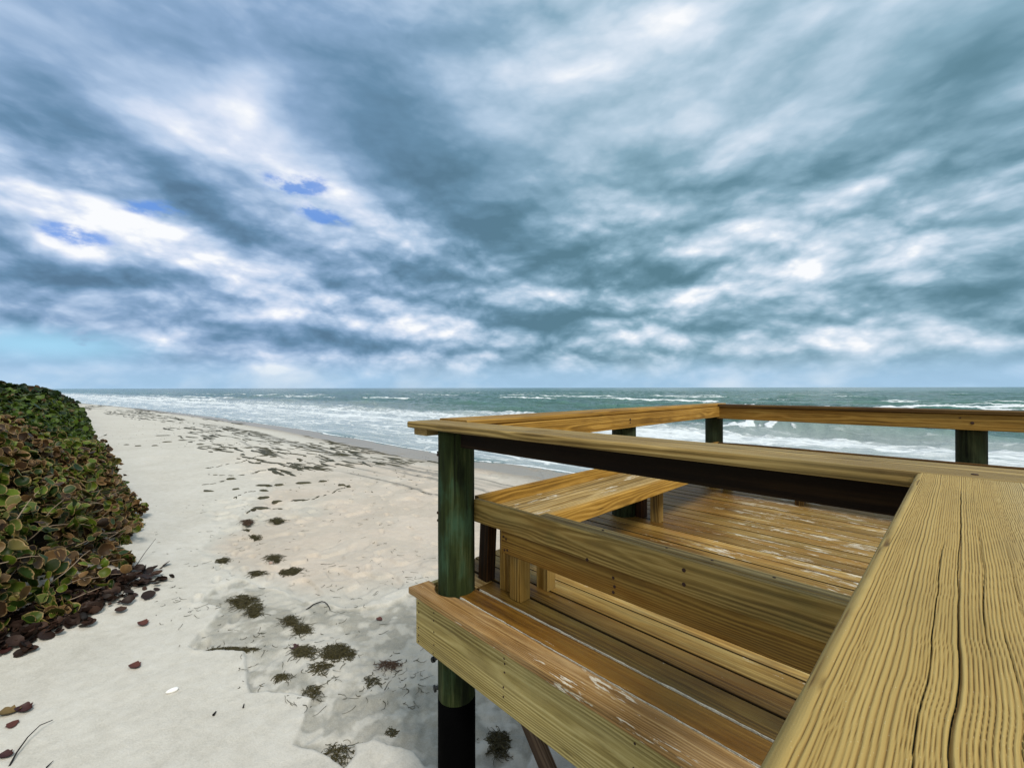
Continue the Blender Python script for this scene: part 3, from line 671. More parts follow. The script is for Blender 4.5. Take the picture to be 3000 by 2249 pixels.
# the beds of damp, washed sand exposed under the dry drift
BED1 = [z7(*p) for p in ((1771, 420), (1400, 590), (1180, 606), (860, 560), (600, 470), (440, 420), (300, 480), (190, 580), (330, 610), (280, 690), (190, 780), (120, 860), (160, 890), (470, 900), (490, 1060), (520, 1155), (800, 1160), (920, 1190),
                         (860, 1330), (780, 1500), (920, 1520), (1030, 1570), (1120, 1640), (1190, 1560), (1180, 1480), (1310, 1455), (1400, 1500), (1560, 1560), (1640, 1640), (1771, 1660), (2300, 1700), (2600, 900))]
BED2 = [z7(*p) for p in ((440, 420), (300, 330), (170, 240), (280, 140), (430, 30), (560, -120), (800, -330), (1000, -420), (1700, -500), (2400, -400), (2600, 300), (1771, 420), (1180, 606), (860, 560), (600, 470))]
def terrain(x, y, detail=True):
    ys = yshore(x); t = y-ys
    z = np.full(x.shape, ZS)
    # berm, wash slope, sea floor
    z = z-.30*sstep(-9.5, -5., t)-.70*sstep(-6., .6, t)-.10*np.clip(t, 0, 60)**.9
    s = yedge(x)-y
    z = z+.22*sstep(-1.2, .6, s)+1.0*sstep(0.2, 3.5, s)+1.0*sstep(3, 14, s)
    att = dict(damp=np.zeros_like(x), pink=np.zeros_like(x), wet=np.zeros_like(x), streak=np.zeros_like(x))
    near = (np.abs(x+6) < 18) & (y > -3) & (y < 18)
    d1 = np.full(x.shape, -9.); d2 = np.full(x.shape, -9.)
    wx = .035*(fbm(x*3.1, y*3.1, 3, 41)-.5)*2+.025*(vnoise(x*9, y*9, 42)-.5); wy = .035*(fbm(x*3.1+9, y*3.1, 3, 43)-.5)*2
    d1[near] = poly_in(x[near]+wx[near], y[near]+wy[near], BED1); d2[near] = poly_in(x[near]+wx[near]*2, y[near]+wy[near]*2, BED2)
    b1 = sstep(-.012, .03, d1); b2 = sstep(-.02, .06, d2)
    z = z-.045*b1-.022*b2
    mott = fbm(x*1.5+.8*fbm(x*3, y*3, 2, 75), y*1.5, 4, 44)
    att['damp'] = b1*(.38+.85*sstep(.40, .58, mott)*sstep(.35, .55, fbm(x*6.3, y*6.3, 3, 74))) + b2*(.18+.2*sstep(.45, .6, mott))
    att['pink'] = sstep(0, .5, d2)*sstep(.35, .6, fbm(x*.35, y*.35, 3, 45))
    att['pink'] = np.maximum(att['pink'], .8*sstep(3.4, 5.0, y)*(1-sstep(-6.5, -3., t))*sstep(-30, -10, x))
    att['wet'] = sstep(-5.4+1.4*(vnoise(x*.22, 0*x, 46)-.5), -2.8, t)
    # vehicle-like drag lines of dark grains along the berm
    for off, wd, sd in ((-7.3, .16, 1), (-6.75, .10, 2), (-6.3, .20, 3), (-8.1, .08, 4), (-5.8, .09, 5), (-7.0, .06, 6), (-8.9, .08, 7)):
        c = t-off-.5*(fbm(x*.12, x*0, 2, 50+sd)-.5)
        att['streak'] += np.exp(-(c/wd)**2)*sstep(.22, .5, vnoise(x*.22, y*1.+sd, 60+sd))*sstep(-60, -30, x)*1.3
    if detail:
        r = np.hypot(x, y); k = np.clip(14/np.maximum(r, 1), 0, 1)
        bm = .55+.9*sstep(.8, 2.4, y)
        z = z+k*bm*(.030*(fbm(x*1.1, y*1.1, 4, 47)-.5)+.022*(fbm(x*5, y*5, 3, 48)-.5)*(.5+b1)+.010*(fbm(x*14, y*14, 2, 78)-.5))+.05*(1-b1)*(fbm(x*.4, y*.4, 3, 49)-.5)+k*b1*.034*(fbm(x*8.5, y*8.5, 3, 76)-.5)
        # soft foot-worn hollows on the dry side
        hol = sstep(.50, .68, vnoise(x*3.4+1.7*vnoise(x*1.2, y, 71), y*3.8, 70))*sstep(.42, .6, vnoise(x*.55, y*.7, 77))
        z = z-.045*hol*(1-b1)*k*sstep(.9, 2.3, y)
        fp = np.zeros_like(x)
        for (fx, fy, fa, nst) in ((-7.6, 1.15, 2.75, 9), (-8.3, 1.9, 2.9, 10), (-6.9, 3.4, 2.6, 9), (-5.2, 4.6, 3.05, 12), (-9.5, 3.2, 2.95, 12), (-6.2, 1.0, 2.55, 6), (-9.0, 5.6, 3.1, 12)):
            for kf in range(nst):
                px_ = fx+kf*.62*cos(fa)+(.10 if kf % 2 else -.10)*sin(fa)+.05*sin(kf*3.7); py_ = fy+kf*.62*sin(fa)-(.10 if kf % 2 else -.10)*cos(fa)+.05*cos(kf*2.9)
                sel = (np.abs(x-px_) < .35) & (np.abs(y-py_) < .35)
                if not sel.any(): continue
                dx_ = x[sel]-px_; dy_ = y[sel]-py_; ul = (dx_*cos(fa+.15)+dy_*sin(fa+.15))/.145; vl = (-dx_*sin(fa+.15)+dy_*cos(fa+.15))/.062
                rr = np.hypot(ul, vl)*(1+.25*(vnoise(x[sel]*14, y[sel]*14, 79)-.5)); fp[sel] += -.026*(1-sstep(.6, 1.05, rr))+.012*np.exp(-((rr-1.25)/.25)**2)
        z = z+fp*k
        # ripples in the washed bed
        z = z+.0065*b1*np.sin((x*.55+y*.85)*42+4*fbm(x*2.2, y*2.2, 2, 72)*3)*sstep(.5, .65, vnoise(x*.9, y*.9, 73))
    return z, att
def zsand(x, y): return float(terrain(np.array([float(x)]), np.array([float(y)]))[0][0])

def polar(r0, r1, nr, a_in, n_in, n_out, radii=None):
    """rings round the viewpoint: fine in front, coarse behind, closed circle"""
    F0 = math.atan2(FW[1], FW[0])
    a1 = np.linspace(-a_in, a_in, n_in); a2 = np.linspace(a_in, 2*pi-a_in, n_out+2)[1:-1]
    a = np.concatenate([a1, a2])+F0; r = np.geomspace(r0, r1, nr) if radii is None else radii; nr = len(r)
    Rr, A_ = np.meshgrid(r, a, indexing='ij')
    n = len(a); idx = np.arange(nr*n).reshape(nr, n); nx = np.roll(idx, -1, 1)
    F = np.stack([idx[:-1], idx[1:], nx[1:], nx[:-1]], -1).reshape(-1, 4)
    return Rr*np.cos(A_), Rr*np.sin(A_), F
def sand_mat():
    m, s, p = new_mat('beach_sand'); P = s.pos()
    damp = s.attr('damp', 'Fac'); pink = s.attr('pink', 'Fac'); wet = s.attr('wet', 'Fac'); st = s.attr('streak', 'Fac')
    n1 = s.noise(P, .9, 5, .6); n2 = s.noise(P, 7, 5, .65); n3 = s.noise(P, 70, 3, .65); gr = s.noise(P, 420, 2, .6)
    t = s.m('ADD', s.m('MULTIPLY', n1, .3), s.m('ADD', s.m('MULTIPLY', n2, .35), s.m('MULTIPLY', n3, .35)))
    col = s.ramp(t, [(.32, (.36, .325, .265)), (.5, (.50, .462, .398)), (.66, (.585, .553, .498))])
    col = s.mix(s.m('MULTIPLY', pink, .8), col, s.ramp(t, [(.3, (.42, .315, .225)), (.5, (.535, .42, .325)), (.7, (.60, .495, .40))]))
    dm = s.m('MULTIPLY', damp, s.m('ADD', .45, s.m('MULTIPLY', n2, .9)), clamp=True)
    col = s.mix(dm, col, s.ramp(t, [(.3, (.14, .127, .09)), (.5, (.25, .23, .185)), (.72, (.39, .37, .325))]))
    wf = s.m('MULTIPLY', wet, s.m('ADD', .8, s.m('MULTIPLY', n1, .3)), clamp=True)
    col = s.mix(wf, col, s.ramp(t, [(.3, (.16, .118, .075)), (.7, (.25, .195, .140))]))
    col = s.mix(s.m('MULTIPLY', st, s.m('ADD', .2, s.m('MULTIPLY', n2, .9)), clamp=True), col, (.085, .075, .06))
    # dark grains and shell specks
    sp = s.ss(s.noise(P, 26, 3, .7, .3), .735, .78)
    col = s.mix(s.m('MULTIPLY', sp, .55), col, (.10, .085, .05))
    wh = s.ss(s.noise(s.v('ADD', P, (9., 2., 0.)), 55, 2, .6), .80, .83)
    col = s.mix(wh, col, (.75, .73, .70))
    col = s.mix(.20, col, s.mix(gr, (.2, .19, .17), (.85, .84, .80)))
    s.l.new(col, p.inputs['Base Color'])
    s.put(p.inputs['Roughness'], s.mixf(s.ss(wet, .55, 1.), .95, .34)); p.inputs['Specular IOR Level'].default_value = .25
    h = s.m('ADD', s.m('MULTIPLY', n2, .6), s.m('ADD', s.m('MULTIPLY', n3, .25), s.m('MULTIPLY', gr, .04)))
    s.l.new(s.bump(h, .6, .03), p.inputs['Normal']); return m
M_SAND = sand_mat()
X, Y, F = polar(0, 0, 0, radians(64), 860, 90, np.concatenate([np.geomspace(1.6, 3.4, 10, endpoint=False), np.geomspace(3.4, 26, 520, endpoint=False), np.geomspace(26, 2600, 190)]))
Z, A = terrain(X, Y)
V = np.stack([X, Y, Z], -1).reshape(-1, 3)
cen = len(V); n_a = X.shape[1]
V = np.concatenate([V, [[0, 0, ZS]]])
sand = link_mesh('sand', V, F, M_SAND, None, {k: np.append(v.ravel(), 0) for k, v in A.items()}, smooth=True)
tag(sand, kind='structure')

# ================================================================== SEA
def sea():
    X, Y, F = polar(9.5, 9000, 560, radians(64), 900, 110)
    t = Y-yshore(X); r = np.hypot(X, Y)
    keep = t > -3.5
    w1 = 6*(fbm(X*.012, Y*.02, 3, 80)-.5)
    # swell: crests along the shore, sharpened, breaking on the bar
    def crest(ph, sharp): c = .5+.5*np.cos(ph); return c**sharp
    yy = t+w1*1.6+3.0*(fbm(X*.05, Y*.03, 2, 81)-.5)
    grow = sstep(6, 30, t)
    sw = .85*crest(2*pi*yy/15.5+.6, 3.2)*(.35+.9*fbm(X*.035, yy*.05, 2, 82))
    sw2 = .55*crest(2*pi*(yy*.94+X*.22)/9.3, 2.2)*(.2+1.0*fbm(X*.06+4, yy*.08, 2, 83))
    ch = .32*(fbm(X*.32, Y*.55, 3, 84)-.5)+.16*(fbm(X*1.1, Y*1.6, 3, 85)-.5)
    far = np.clip(90/np.maximum(r, 1), .35, 1)
    Z = ZW+grow*(sw+sw2)*.80+grow*ch*2.0-.35*grow+.05*(fbm(X*.7, Y*.7, 3, 86)-.5)*sstep(0, 3, t)
    Z = ZW+(Z-ZW)*np.where(r > 400, np.clip(400/r, .15, 1), 1.)
    # run-up lobes of the last wash
    lobes = .16*(fbm(X*.16, Y*.05, 3, 87)-.42)+.05*(vnoise(X*.6, 0*X, 88)-.5)
    Z = Z+lobes*(1-sstep(0, 9, t))
    zs, _ = terrain(X, Y, False)
    depth = Z-zs
    film = (1-sstep(.0, .05, depth))
    # foam cover
    zone = .54*sstep(-.5, 1.5, t)*(1-sstep(20, 40, t+6*(fbm(X*.03, Y*.03, 2, 89)-.5)*2))
    zone = zone+.40*np.exp(-((yy-24)/3.2)**2)+.30*np.exp(-((yy-31)/2.4)**2)*sstep(.42, .62, fbm(X*.04, 0*X+3, 2, 90))+.22*np.exp(-((yy-13)/3.)**2)
    zone = np.maximum(zone, .55*sstep(-40, -140, X)*(1-sstep(26, 60, t)))
    tops = sstep(.55, .95, crest(2*pi*yy/15.5+.6, 3.2))
    caps = tops*sstep(.50, .68, fbm(X*.035, yy*.05, 2, 82)+.25*(vnoise(X*.02, Y*.012, 91)-.5))
    caps = caps*(.75+.25*(t < 120))
    small = sstep(.76, .9, vnoise(X*.09, Y*.55, 92))*sstep(.5, .75, vnoise(X*.02, Y*.03, 93))
    # one wave caught breaking off the deck: a green shoulder with spilling white on both sides
    bx = X+9.5; by = Y-46.5-.06*bx
    Z = Z+1.05*np.exp(-(by/np.where(by > 0, 3.2, 1.5))**2)*np.exp(-(bx/9.)**2)
    spill = (.25+1.2*sstep(.35, .6, fbm(X*.9, Y*1.4, 3, 95)))*np.exp(-((by+1.2)/1.3)**2)*sstep(1.5, -2.5, bx)*sstep(-15, -9, bx)+.9*np.exp(-((by+4.6)/1.3)**2)*sstep(-18, -10, bx)*sstep(9, 3, bx)
    zone = zone+.15*np.exp(-((Y-36)/5.5)**2)*sstep(-45, -15, X)
    brk = np.clip(spill*.62+caps*sstep(18, 30, t)+.5*small*sstep(30, 60, t), 0, 1)*np.clip(200/np.maximum(r, 1), .42, 1)
    Z = Z+.30*brk*grow*(fbm(X*1.7, Y*2.1, 3, 94))*(r < 160)
    swash = np.exp(-((depth-.028)/.022)**2)
    att = dict(foam=np.clip(zone, 0, 1), brk=brk, edge=swash*(t < 6), film=film, crest=np.clip((sw+sw2)*grow, 0, 1.5))
    idx_keep = keep.ravel()
    Fk = F[idx_keep[F].all(1)]
    used = np.unique(Fk); remap = np.full(X.size, -1); remap[used] = np.arange(len(used))
    V = np.stack([X, Y, Z], -1).reshape(-1, 3)[used]
    return V, remap[Fk], {k: v.ravel()[used] for k, v in att.items()}
def sea_mat():
    m, s, p = new_mat('sea_water'); P = s.pos(); q = s.sep(P)
    foam = s.attr('foam', 'Fac'); brk = s.attr('brk', 'Fac'); edge = s.attr('edge', 'Fac'); film = s.attr('film', 'Fac'); cr = s.attr('crest', 'Fac')
    w = s.v('SUBTRACT', s.noise(s.sc(P, (.18, .3, .0)), 1., 4, .6, color=True), (.5, .5, .5))
    pw = s.v('ADD', P, s.v('MULTIPLY', w, (5.5, 3.2, 0)))
    n1 = s.noise(s.sc(pw, (.10, .55, .0)), 1., 5, .58)
    n2 = s.noise(s.sc(pw, (.8, 2.6, .0)), 1., 4, .62)
    lace = s.vor(s.sc(pw, (.38, 1.0, 0)), 1., 'DISTANCE_TO_EDGE')
    lc = s.m('SUBTRACT', 1., s.ss(lace, .02, .17))
    fld = s.m('ADD', s.m('MULTIPLY', n1, .74), s.m('ADD', s.m('MULTIPLY', n2, .14), s.m('MULTIPLY', lc, .17)))
    thr = s.m('SUBTRACT', .86, s.m('MULTIPLY', foam, .50))
    f = s.ss(fld, s.m('SUBTRACT', thr, .11), s.m('ADD', thr, .13))
    fb = s.ss(s.m('ADD', brk, s.m('MULTIPLY', s.m('SUBTRACT', n2, .5), .8)), .42, .62)
    fe = s.ss(s.m('ADD', edge, s.m('MULTIPLY', s.m('SUBTRACT', n2, .5), .7)), .55, .8)
    ff = s.m('MAXIMUM', s.m('MAXIMUM', s.m('MULTIPLY', f, .92), fb), fe)
    # shallow, sandy water inshore, clear green on the crests, grey-teal outside
    big = s.noise(s.sc(P, (.02, .05, 0)), 1., 4, .6)
    deep = s.mix(s.ss(big, .35, .68), (.036, .086, .072), (.074, .144, .110))
    deep = s.mix(s.m('MULTIPLY', s.ss(cr, .35, 1.1), .5), deep, (.075, .185, .14))
    deep = s.mix(s.m('MULTIPLY', s.m('MULTIPLY', foam, 1.5, clamp=True), s.m('ADD', .35, s.m('MULTIPLY', n1, 1.1), clamp=True)), deep, (.47, .50, .51))
    col = s.mix(ff, deep, (.68, .71, .73))
    s.l.new(col, p.inputs['Base Color'])
    s.put(p.inputs['Roughness'], s.mixf(ff, .16, .85)); p.inputs['IOR'].default_value = 1.33
    s.put(p.inputs['Specular IOR Level'], s.mixf(ff, .42, .1))
    h = s.m('ADD', s.m('MULTIPLY', s.noise(s.sc(P, (1.2, 2.4, 1)), 1., 5, .62), .7), s.m('ADD', s.m('MULTIPLY', ff, .35), s.m('MULTIPLY', s.noise(s.sc(P, (.25, .7, 1)), 1., 3, .6), 1.2)))
    s.l.new(s.bump(h, .9, .28), p.inputs['Normal']); return m
V, F, A = sea()
o = link_mesh('sea', V, F, sea_mat(), None, A, smooth=True); tag(o, kind='structure')

# ================================================================== DUNE BUSHES
def leaf_mat(name, greens, browns, brown_amt, edge, gloss=.5):
    m, s, p = new_mat(name); c = s.attr('lf', 'Vector'); q = s.sep(c); P = s.pos()
    g = s.ramp(q[0], [(i/(len(greens)-1.), k) for i, k in enumerate(greens)]); b = s.ramp(q[0], [(i/(len(browns)-1.), k) for i, k in enumerate(browns)])
    n = s.noise(P, 38, 3, .6)
    col = s.mix(s.ss(q[1], 1-brown_amt-.08, 1-brown_amt+.08), g, b)
    rim = s.ss(s.m('ADD', q[2], s.m('MULTIPLY', s.m('SUBTRACT', n, .5), .55)), .80, 1.04)
    col = s.mix(s.m('MULTIPLY', rim, .8), col, edge)
    col = s.mix(s.m('MULTIPLY', s.ss(n, .55, .75), .35), col, s.v('MULTIPLY', col, (.5, .42, .35)))
    s.l.new(col, p.inputs['Base Color']); p.inputs['Roughness'].default_value = gloss; p.inputs['Specular IOR Level'].default_value = .22
    p.inputs['Transmission Weight'].default_value = 0
    return m
GRN = [(.006, .016, .0015), (.018, .036, .0025), (.040, .066, .004), (.080, .115, .008), (.055, .066, .008)]
BRN = [(.013, .006, .002), (.032, .015, .005), (.060, .032, .010), (.14, .078, .030), (.046, .022, .008)]
M_LEAF_N = leaf_mat('sea_grape_leaf', GRN, BRN, .40, (.30, .19, .085))
M_LEAF_G = leaf_mat('green_shrub_leaf', [(.005, .014, .002), (.013, .030, .003), (.028, .054, .004), (.056, .092, .006)], BRN, .12, (.08, .10, .016))
M_LEAF_D = leaf_mat('dark_shrub_leaf', [(.004, .012, .003), (.009, .022, .004), (.018, .038, .006)], BRN, .12, (.02, .03, .008), .5)
M_LEAF_B = leaf_mat('brown_shrub_leaf', [(.012, .018, .005), (.025, .028, .008)], [(.018, .009, .005), (.04, .020, .011), (.075, .042, .025)], .75, (.07, .045, .028), .6)
M_STEM = plain('bush_stem', (.24, .18, .13), .8, .2, .4, 90)
M_CORE = plain('dark_shade_fill', (.014, .011, .006), .95, .05, 1., 22)  # dark colour standing in for the shade between the leaves
def bh(x, s):
    """height of the leaf canopy over the sand at depth s behind the bush edge"""
    b = 1.45*sstep(-.15, .50, s)+.55*sstep(.5, 2.2, s)+.55*sstep(2., 6, s)+.55*sstep(5, 12, s)
    b = b*(.80+.40*fbm(np.asarray(x)*.35, np.asarray(s)*.5, 3, 101))
    return b+.62*(fbm(np.asarray(x)*1.1, np.asarray(s)*1.1, 3, 102)-.5)*sstep(0, .6, s)
def leaves_mesh(P, N, size, seed):
    """round, slightly cupped leaves at points P facing N"""
    r = np.random.default_rng(seed); n = len(P); K = 12
    N = N/np.linalg.norm(N, axis=1)[:, None]
    a = r.normal(size=(n, 3)); T = np.cross(N, a); T /= np.linalg.norm(T, axis=1)[:, None]; Bv = np.cross(N, T)
    th = np.linspace(0, 2*pi, K, endpoint=False)
    rad = size[:, None]*(1+.10*r.normal(size=(n, K))*.6)*np.where(np.arange(K) == 0, .86, 1.)[None]
    cup = r.uniform(-.15, 1.0, n); fold = r.uniform(-.1, .75, n)
    V = np.zeros((n, 2*K+1, 3)); e = np.zeros((n, 2*K+1))
    for j, (kk, ev) in enumerate(((.55, .45), (1., 1.))):
        rr = rad*kk
        h = (cup[:, None]*kk**2+fold[:, None]*np.abs(np.sin(th))[None]*kk)*size[:, None]*.6
        V[:, 1+j*K:1+(j+1)*K] = P[:, None]+rr[..., None]*(np.cos(th)[None, :, None]*T[:, None]+np.sin(th)[None, :, None]*Bv[:, None])+h[..., None]*N[:, None]
        e[:, 1+j*K:1+(j+1)*K] = ev
    V[:, 0] = P
    f = []
    for k in range(K):
        f.append((0, 1+k, 1+(k+1) % K))
    f3 = np.array(f)
    f4 = np.array([(1+k, 1+K+k, 1+K+(k+1) % K, 1+(k+1) % K) for k in range(K)])
    tri = np.concatenate([f3, f4[:, [0, 1, 2]], f4[:, [0, 2, 3]]])
    F = (tri[None]+(np.arange(n)*(2*K+1))[:, None, None]).reshape(-1, 3)
    at = np.stack([np.repeat(r.random(n), 2*K+1), np.repeat(r.random(n), 2*K+1), e.ravel()], 1)
    return V.reshape(-1, 3), F, at
def tubes(paths, r0, r1, sides=5):
    V = []; F = []
    for pts, ra, rb_ in ((p, r0, r1) if not isinstance(p, tuple) else p for p in paths):
        pts = np.array(pts, float); n = len(pts); base = len(V)
        for i in range(n):
            u = pts[min(i+1, n-1)]-pts[max(i-1, 0)]; u /= np.linalg.norm(u)+1e-9
            e1 = np.cross(u, (.3, .2, 1.)); e1 /= np.linalg.norm(e1)+1e-9; e2 = np.cross(u, e1); rr = ra+(rb_-ra)*i/max(1, n-1)
            for j in range(sides): V.append(pts[i]+rr*(e1*cos(2*pi*j/sides)+e2*sin(2*pi*j/sides)))
        for i in range(n-1):
            for j in range(sides): F.append([base+i*sides+j, base+i*sides+(j+1) % sides, base+(i+1)*sides+(j+1) % sides, base+(i+1)*sides+j])
    return V, F
def bush(name, x0, x1, smax, nleaf, size, mat, label, seed, cat='bush', group=None, core=True, twigs=24, dens_pow=1., up=0.):
    """a length of the dune thicket between two places along the beach"""
    r = np.random.default_rng(seed)
    cx = (x0+x1)/2
    t = thing(name, (cx, float(yedge(cx))-smax/2, ZS), label, cat, group)
    def height(x, s):
        endf = sstep(0, .9, x-x0)*sstep(0, .9, x1-x) if False else 1.
        return bh(x, s)*endf+up*sstep(.5, 3., s)
    xs = r.uniform(x0, x1, nleaf); ss = smax*r.random(nleaf)**dens_pow-.15
    keep = np.ones(nleaf, bool)
    ye = yedge(xs)-.05+.55*(fbm(xs*.9, xs*0, 3, 103)-.5)*2+.22*(vnoise(xs*3.1, xs*0, 107)-.5)
    y = ye-ss
    hh = height(xs, ss)
    e = .06
    gx = (height(xs+e, ss)-height(xs-e, ss))/(2*e); gs = (height(xs, ss+e)-height(xs, ss-e))/(2*e)
    N = np.stack([-gx, gs, np.ones_like(gx)], 1); N /= np.linalg.norm(N, axis=1)[:, None]
    dep = r.random(nleaf)**1.3*.42
    # the steep front face carries leaves at every height
    front = r.random(nleaf) < .42*sstep(2.2, .0, ss)
    zz = np.where(front, hh*r.uniform(.03, 1., nleaf), hh-dep)
    zz = np.maximum(zz, .03)
    base = terrain(xs, np.minimum(y, ye), False)[0]*0+ZS+.12
    P = np.stack([xs, y, base+zz], 1)
    clump = fbm(xs*2.1, (y+zz)*2.1, 2, 104)
    P += N*(.62*(clump-.52)+.20*(fbm(xs*5.5, (y+zz)*5.5, 2, 108)-.5))[:, None]
    Nl = N*.75+np.array([.35, .25, .55])*.8+r.normal(size=(nleaf, 3))*1.05
    sz = size*r.uniform(.42, 1.35, nleaf)
    V, F, at = leaves_mesh(P, Nl, sz, seed)
    # colour grows in clumps: brown and green patches
    at[:, 1] = np.clip(.5*at[:, 1]+np.repeat(np.clip((clump-.30)/.4, 0, 1)*.50, 25), 0, 1)
    link_mesh('leaves', V, F, mat, t, {'lf': at}, smooth=True)
    if core:  # added dark sheet below the leaf layer, makes the gaps look shaded
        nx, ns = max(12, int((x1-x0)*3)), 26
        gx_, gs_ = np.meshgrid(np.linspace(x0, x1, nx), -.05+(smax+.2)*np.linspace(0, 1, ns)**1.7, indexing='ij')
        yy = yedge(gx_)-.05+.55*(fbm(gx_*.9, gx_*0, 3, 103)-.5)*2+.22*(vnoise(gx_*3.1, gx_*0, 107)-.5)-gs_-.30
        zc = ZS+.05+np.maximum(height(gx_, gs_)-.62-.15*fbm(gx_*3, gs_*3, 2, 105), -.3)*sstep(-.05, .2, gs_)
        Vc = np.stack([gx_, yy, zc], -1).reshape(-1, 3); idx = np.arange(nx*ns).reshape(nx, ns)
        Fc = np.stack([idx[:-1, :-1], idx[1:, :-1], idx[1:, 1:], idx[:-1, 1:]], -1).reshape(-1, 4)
        link_mesh('shade_fill', Vc, Fc, M_CORE, t, smooth=True)
    if twigs:
        paths = []; tp = []; tN = []
        for i in range(twigs):
            x = r.uniform(x0, x1); s_ = abs(r.normal(.15, .35)); yb = float(yedge(x))-s_; h = float(height(np.array([x]), np.array([s_]))[0])*r.uniform(.25, 1.)
            p = np.array([x, yb, ZS+.1+max(h, .1)]); dv = np.array([r.normal(.15, .3), r.uniform(.3, 1.), r.uniform(-.05, .7)]); dv /= np.linalg.norm(dv)
            L = r.uniform(.25, .55); pts = [p-dv*.2]
            for k in range(5): pts.append(pts[-1]+dv*L/4); dv = dv+np.array([r.normal(0, .18), r.normal(0, .12), r.normal(-.05, .15)]); dv /= np.linalg.norm(dv)
            paths.append(pts)
            for k in range(2, 6):
                if r.random() < .6:
                    tp.append(pts[k]+r.normal(size=3)*.035); tN.append(np.array([.3, .2, .8])+r.normal(size=3)*.6)
        for pth in paths:
            Vt, Ft = tubes([pth], .008, .003); link_mesh('stem', Vt, Ft, M_STEM, t)
        if tp:
            V, F, at = leaves_mesh(np.array(tp), np.array(tN), size*r.uniform(.6, 1., len(tp)), seed+5)
            link_mesh('leaves', V, F, mat, t, {'lf': at}, smooth=True)
    return t
G = 'bushes along the dune'
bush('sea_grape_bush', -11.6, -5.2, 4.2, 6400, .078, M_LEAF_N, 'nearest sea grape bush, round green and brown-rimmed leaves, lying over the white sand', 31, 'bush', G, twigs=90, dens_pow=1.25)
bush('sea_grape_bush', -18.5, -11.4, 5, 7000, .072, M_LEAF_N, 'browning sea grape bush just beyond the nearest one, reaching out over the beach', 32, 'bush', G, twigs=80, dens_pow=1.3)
bush('dune_shrub', -31, -18, 7, 8000, .085, M_LEAF_G, 'bright green leafy shrub further along the dune behind the sea grapes', 33, 'bush', G, twigs=20, dens_pow=1.2)
bush('dune_shrub', -56, -30, 11, 7000, .15, M_LEAF_G, 'mid-green dense shrub in the middle distance of the dune', 34, 'bush', G, twigs=0, dens_pow=1.1, up=.1)
bush('dune_shrub', -100, -54, 18, 6000, .24, M_LEAF_D, 'dark green shrub making the highest skyline of the dune at the left', 35, 'bush', G, twigs=0, dens_pow=1., up=.55)
bush('dune_shrub', -185, -98, 18, 4500, .36, M_LEAF_B, 'brown bare-looking shrub at the far tip of the dune where it meets the surf', 36, 'bush', G, twigs=0, dens_pow=1., up=.2)

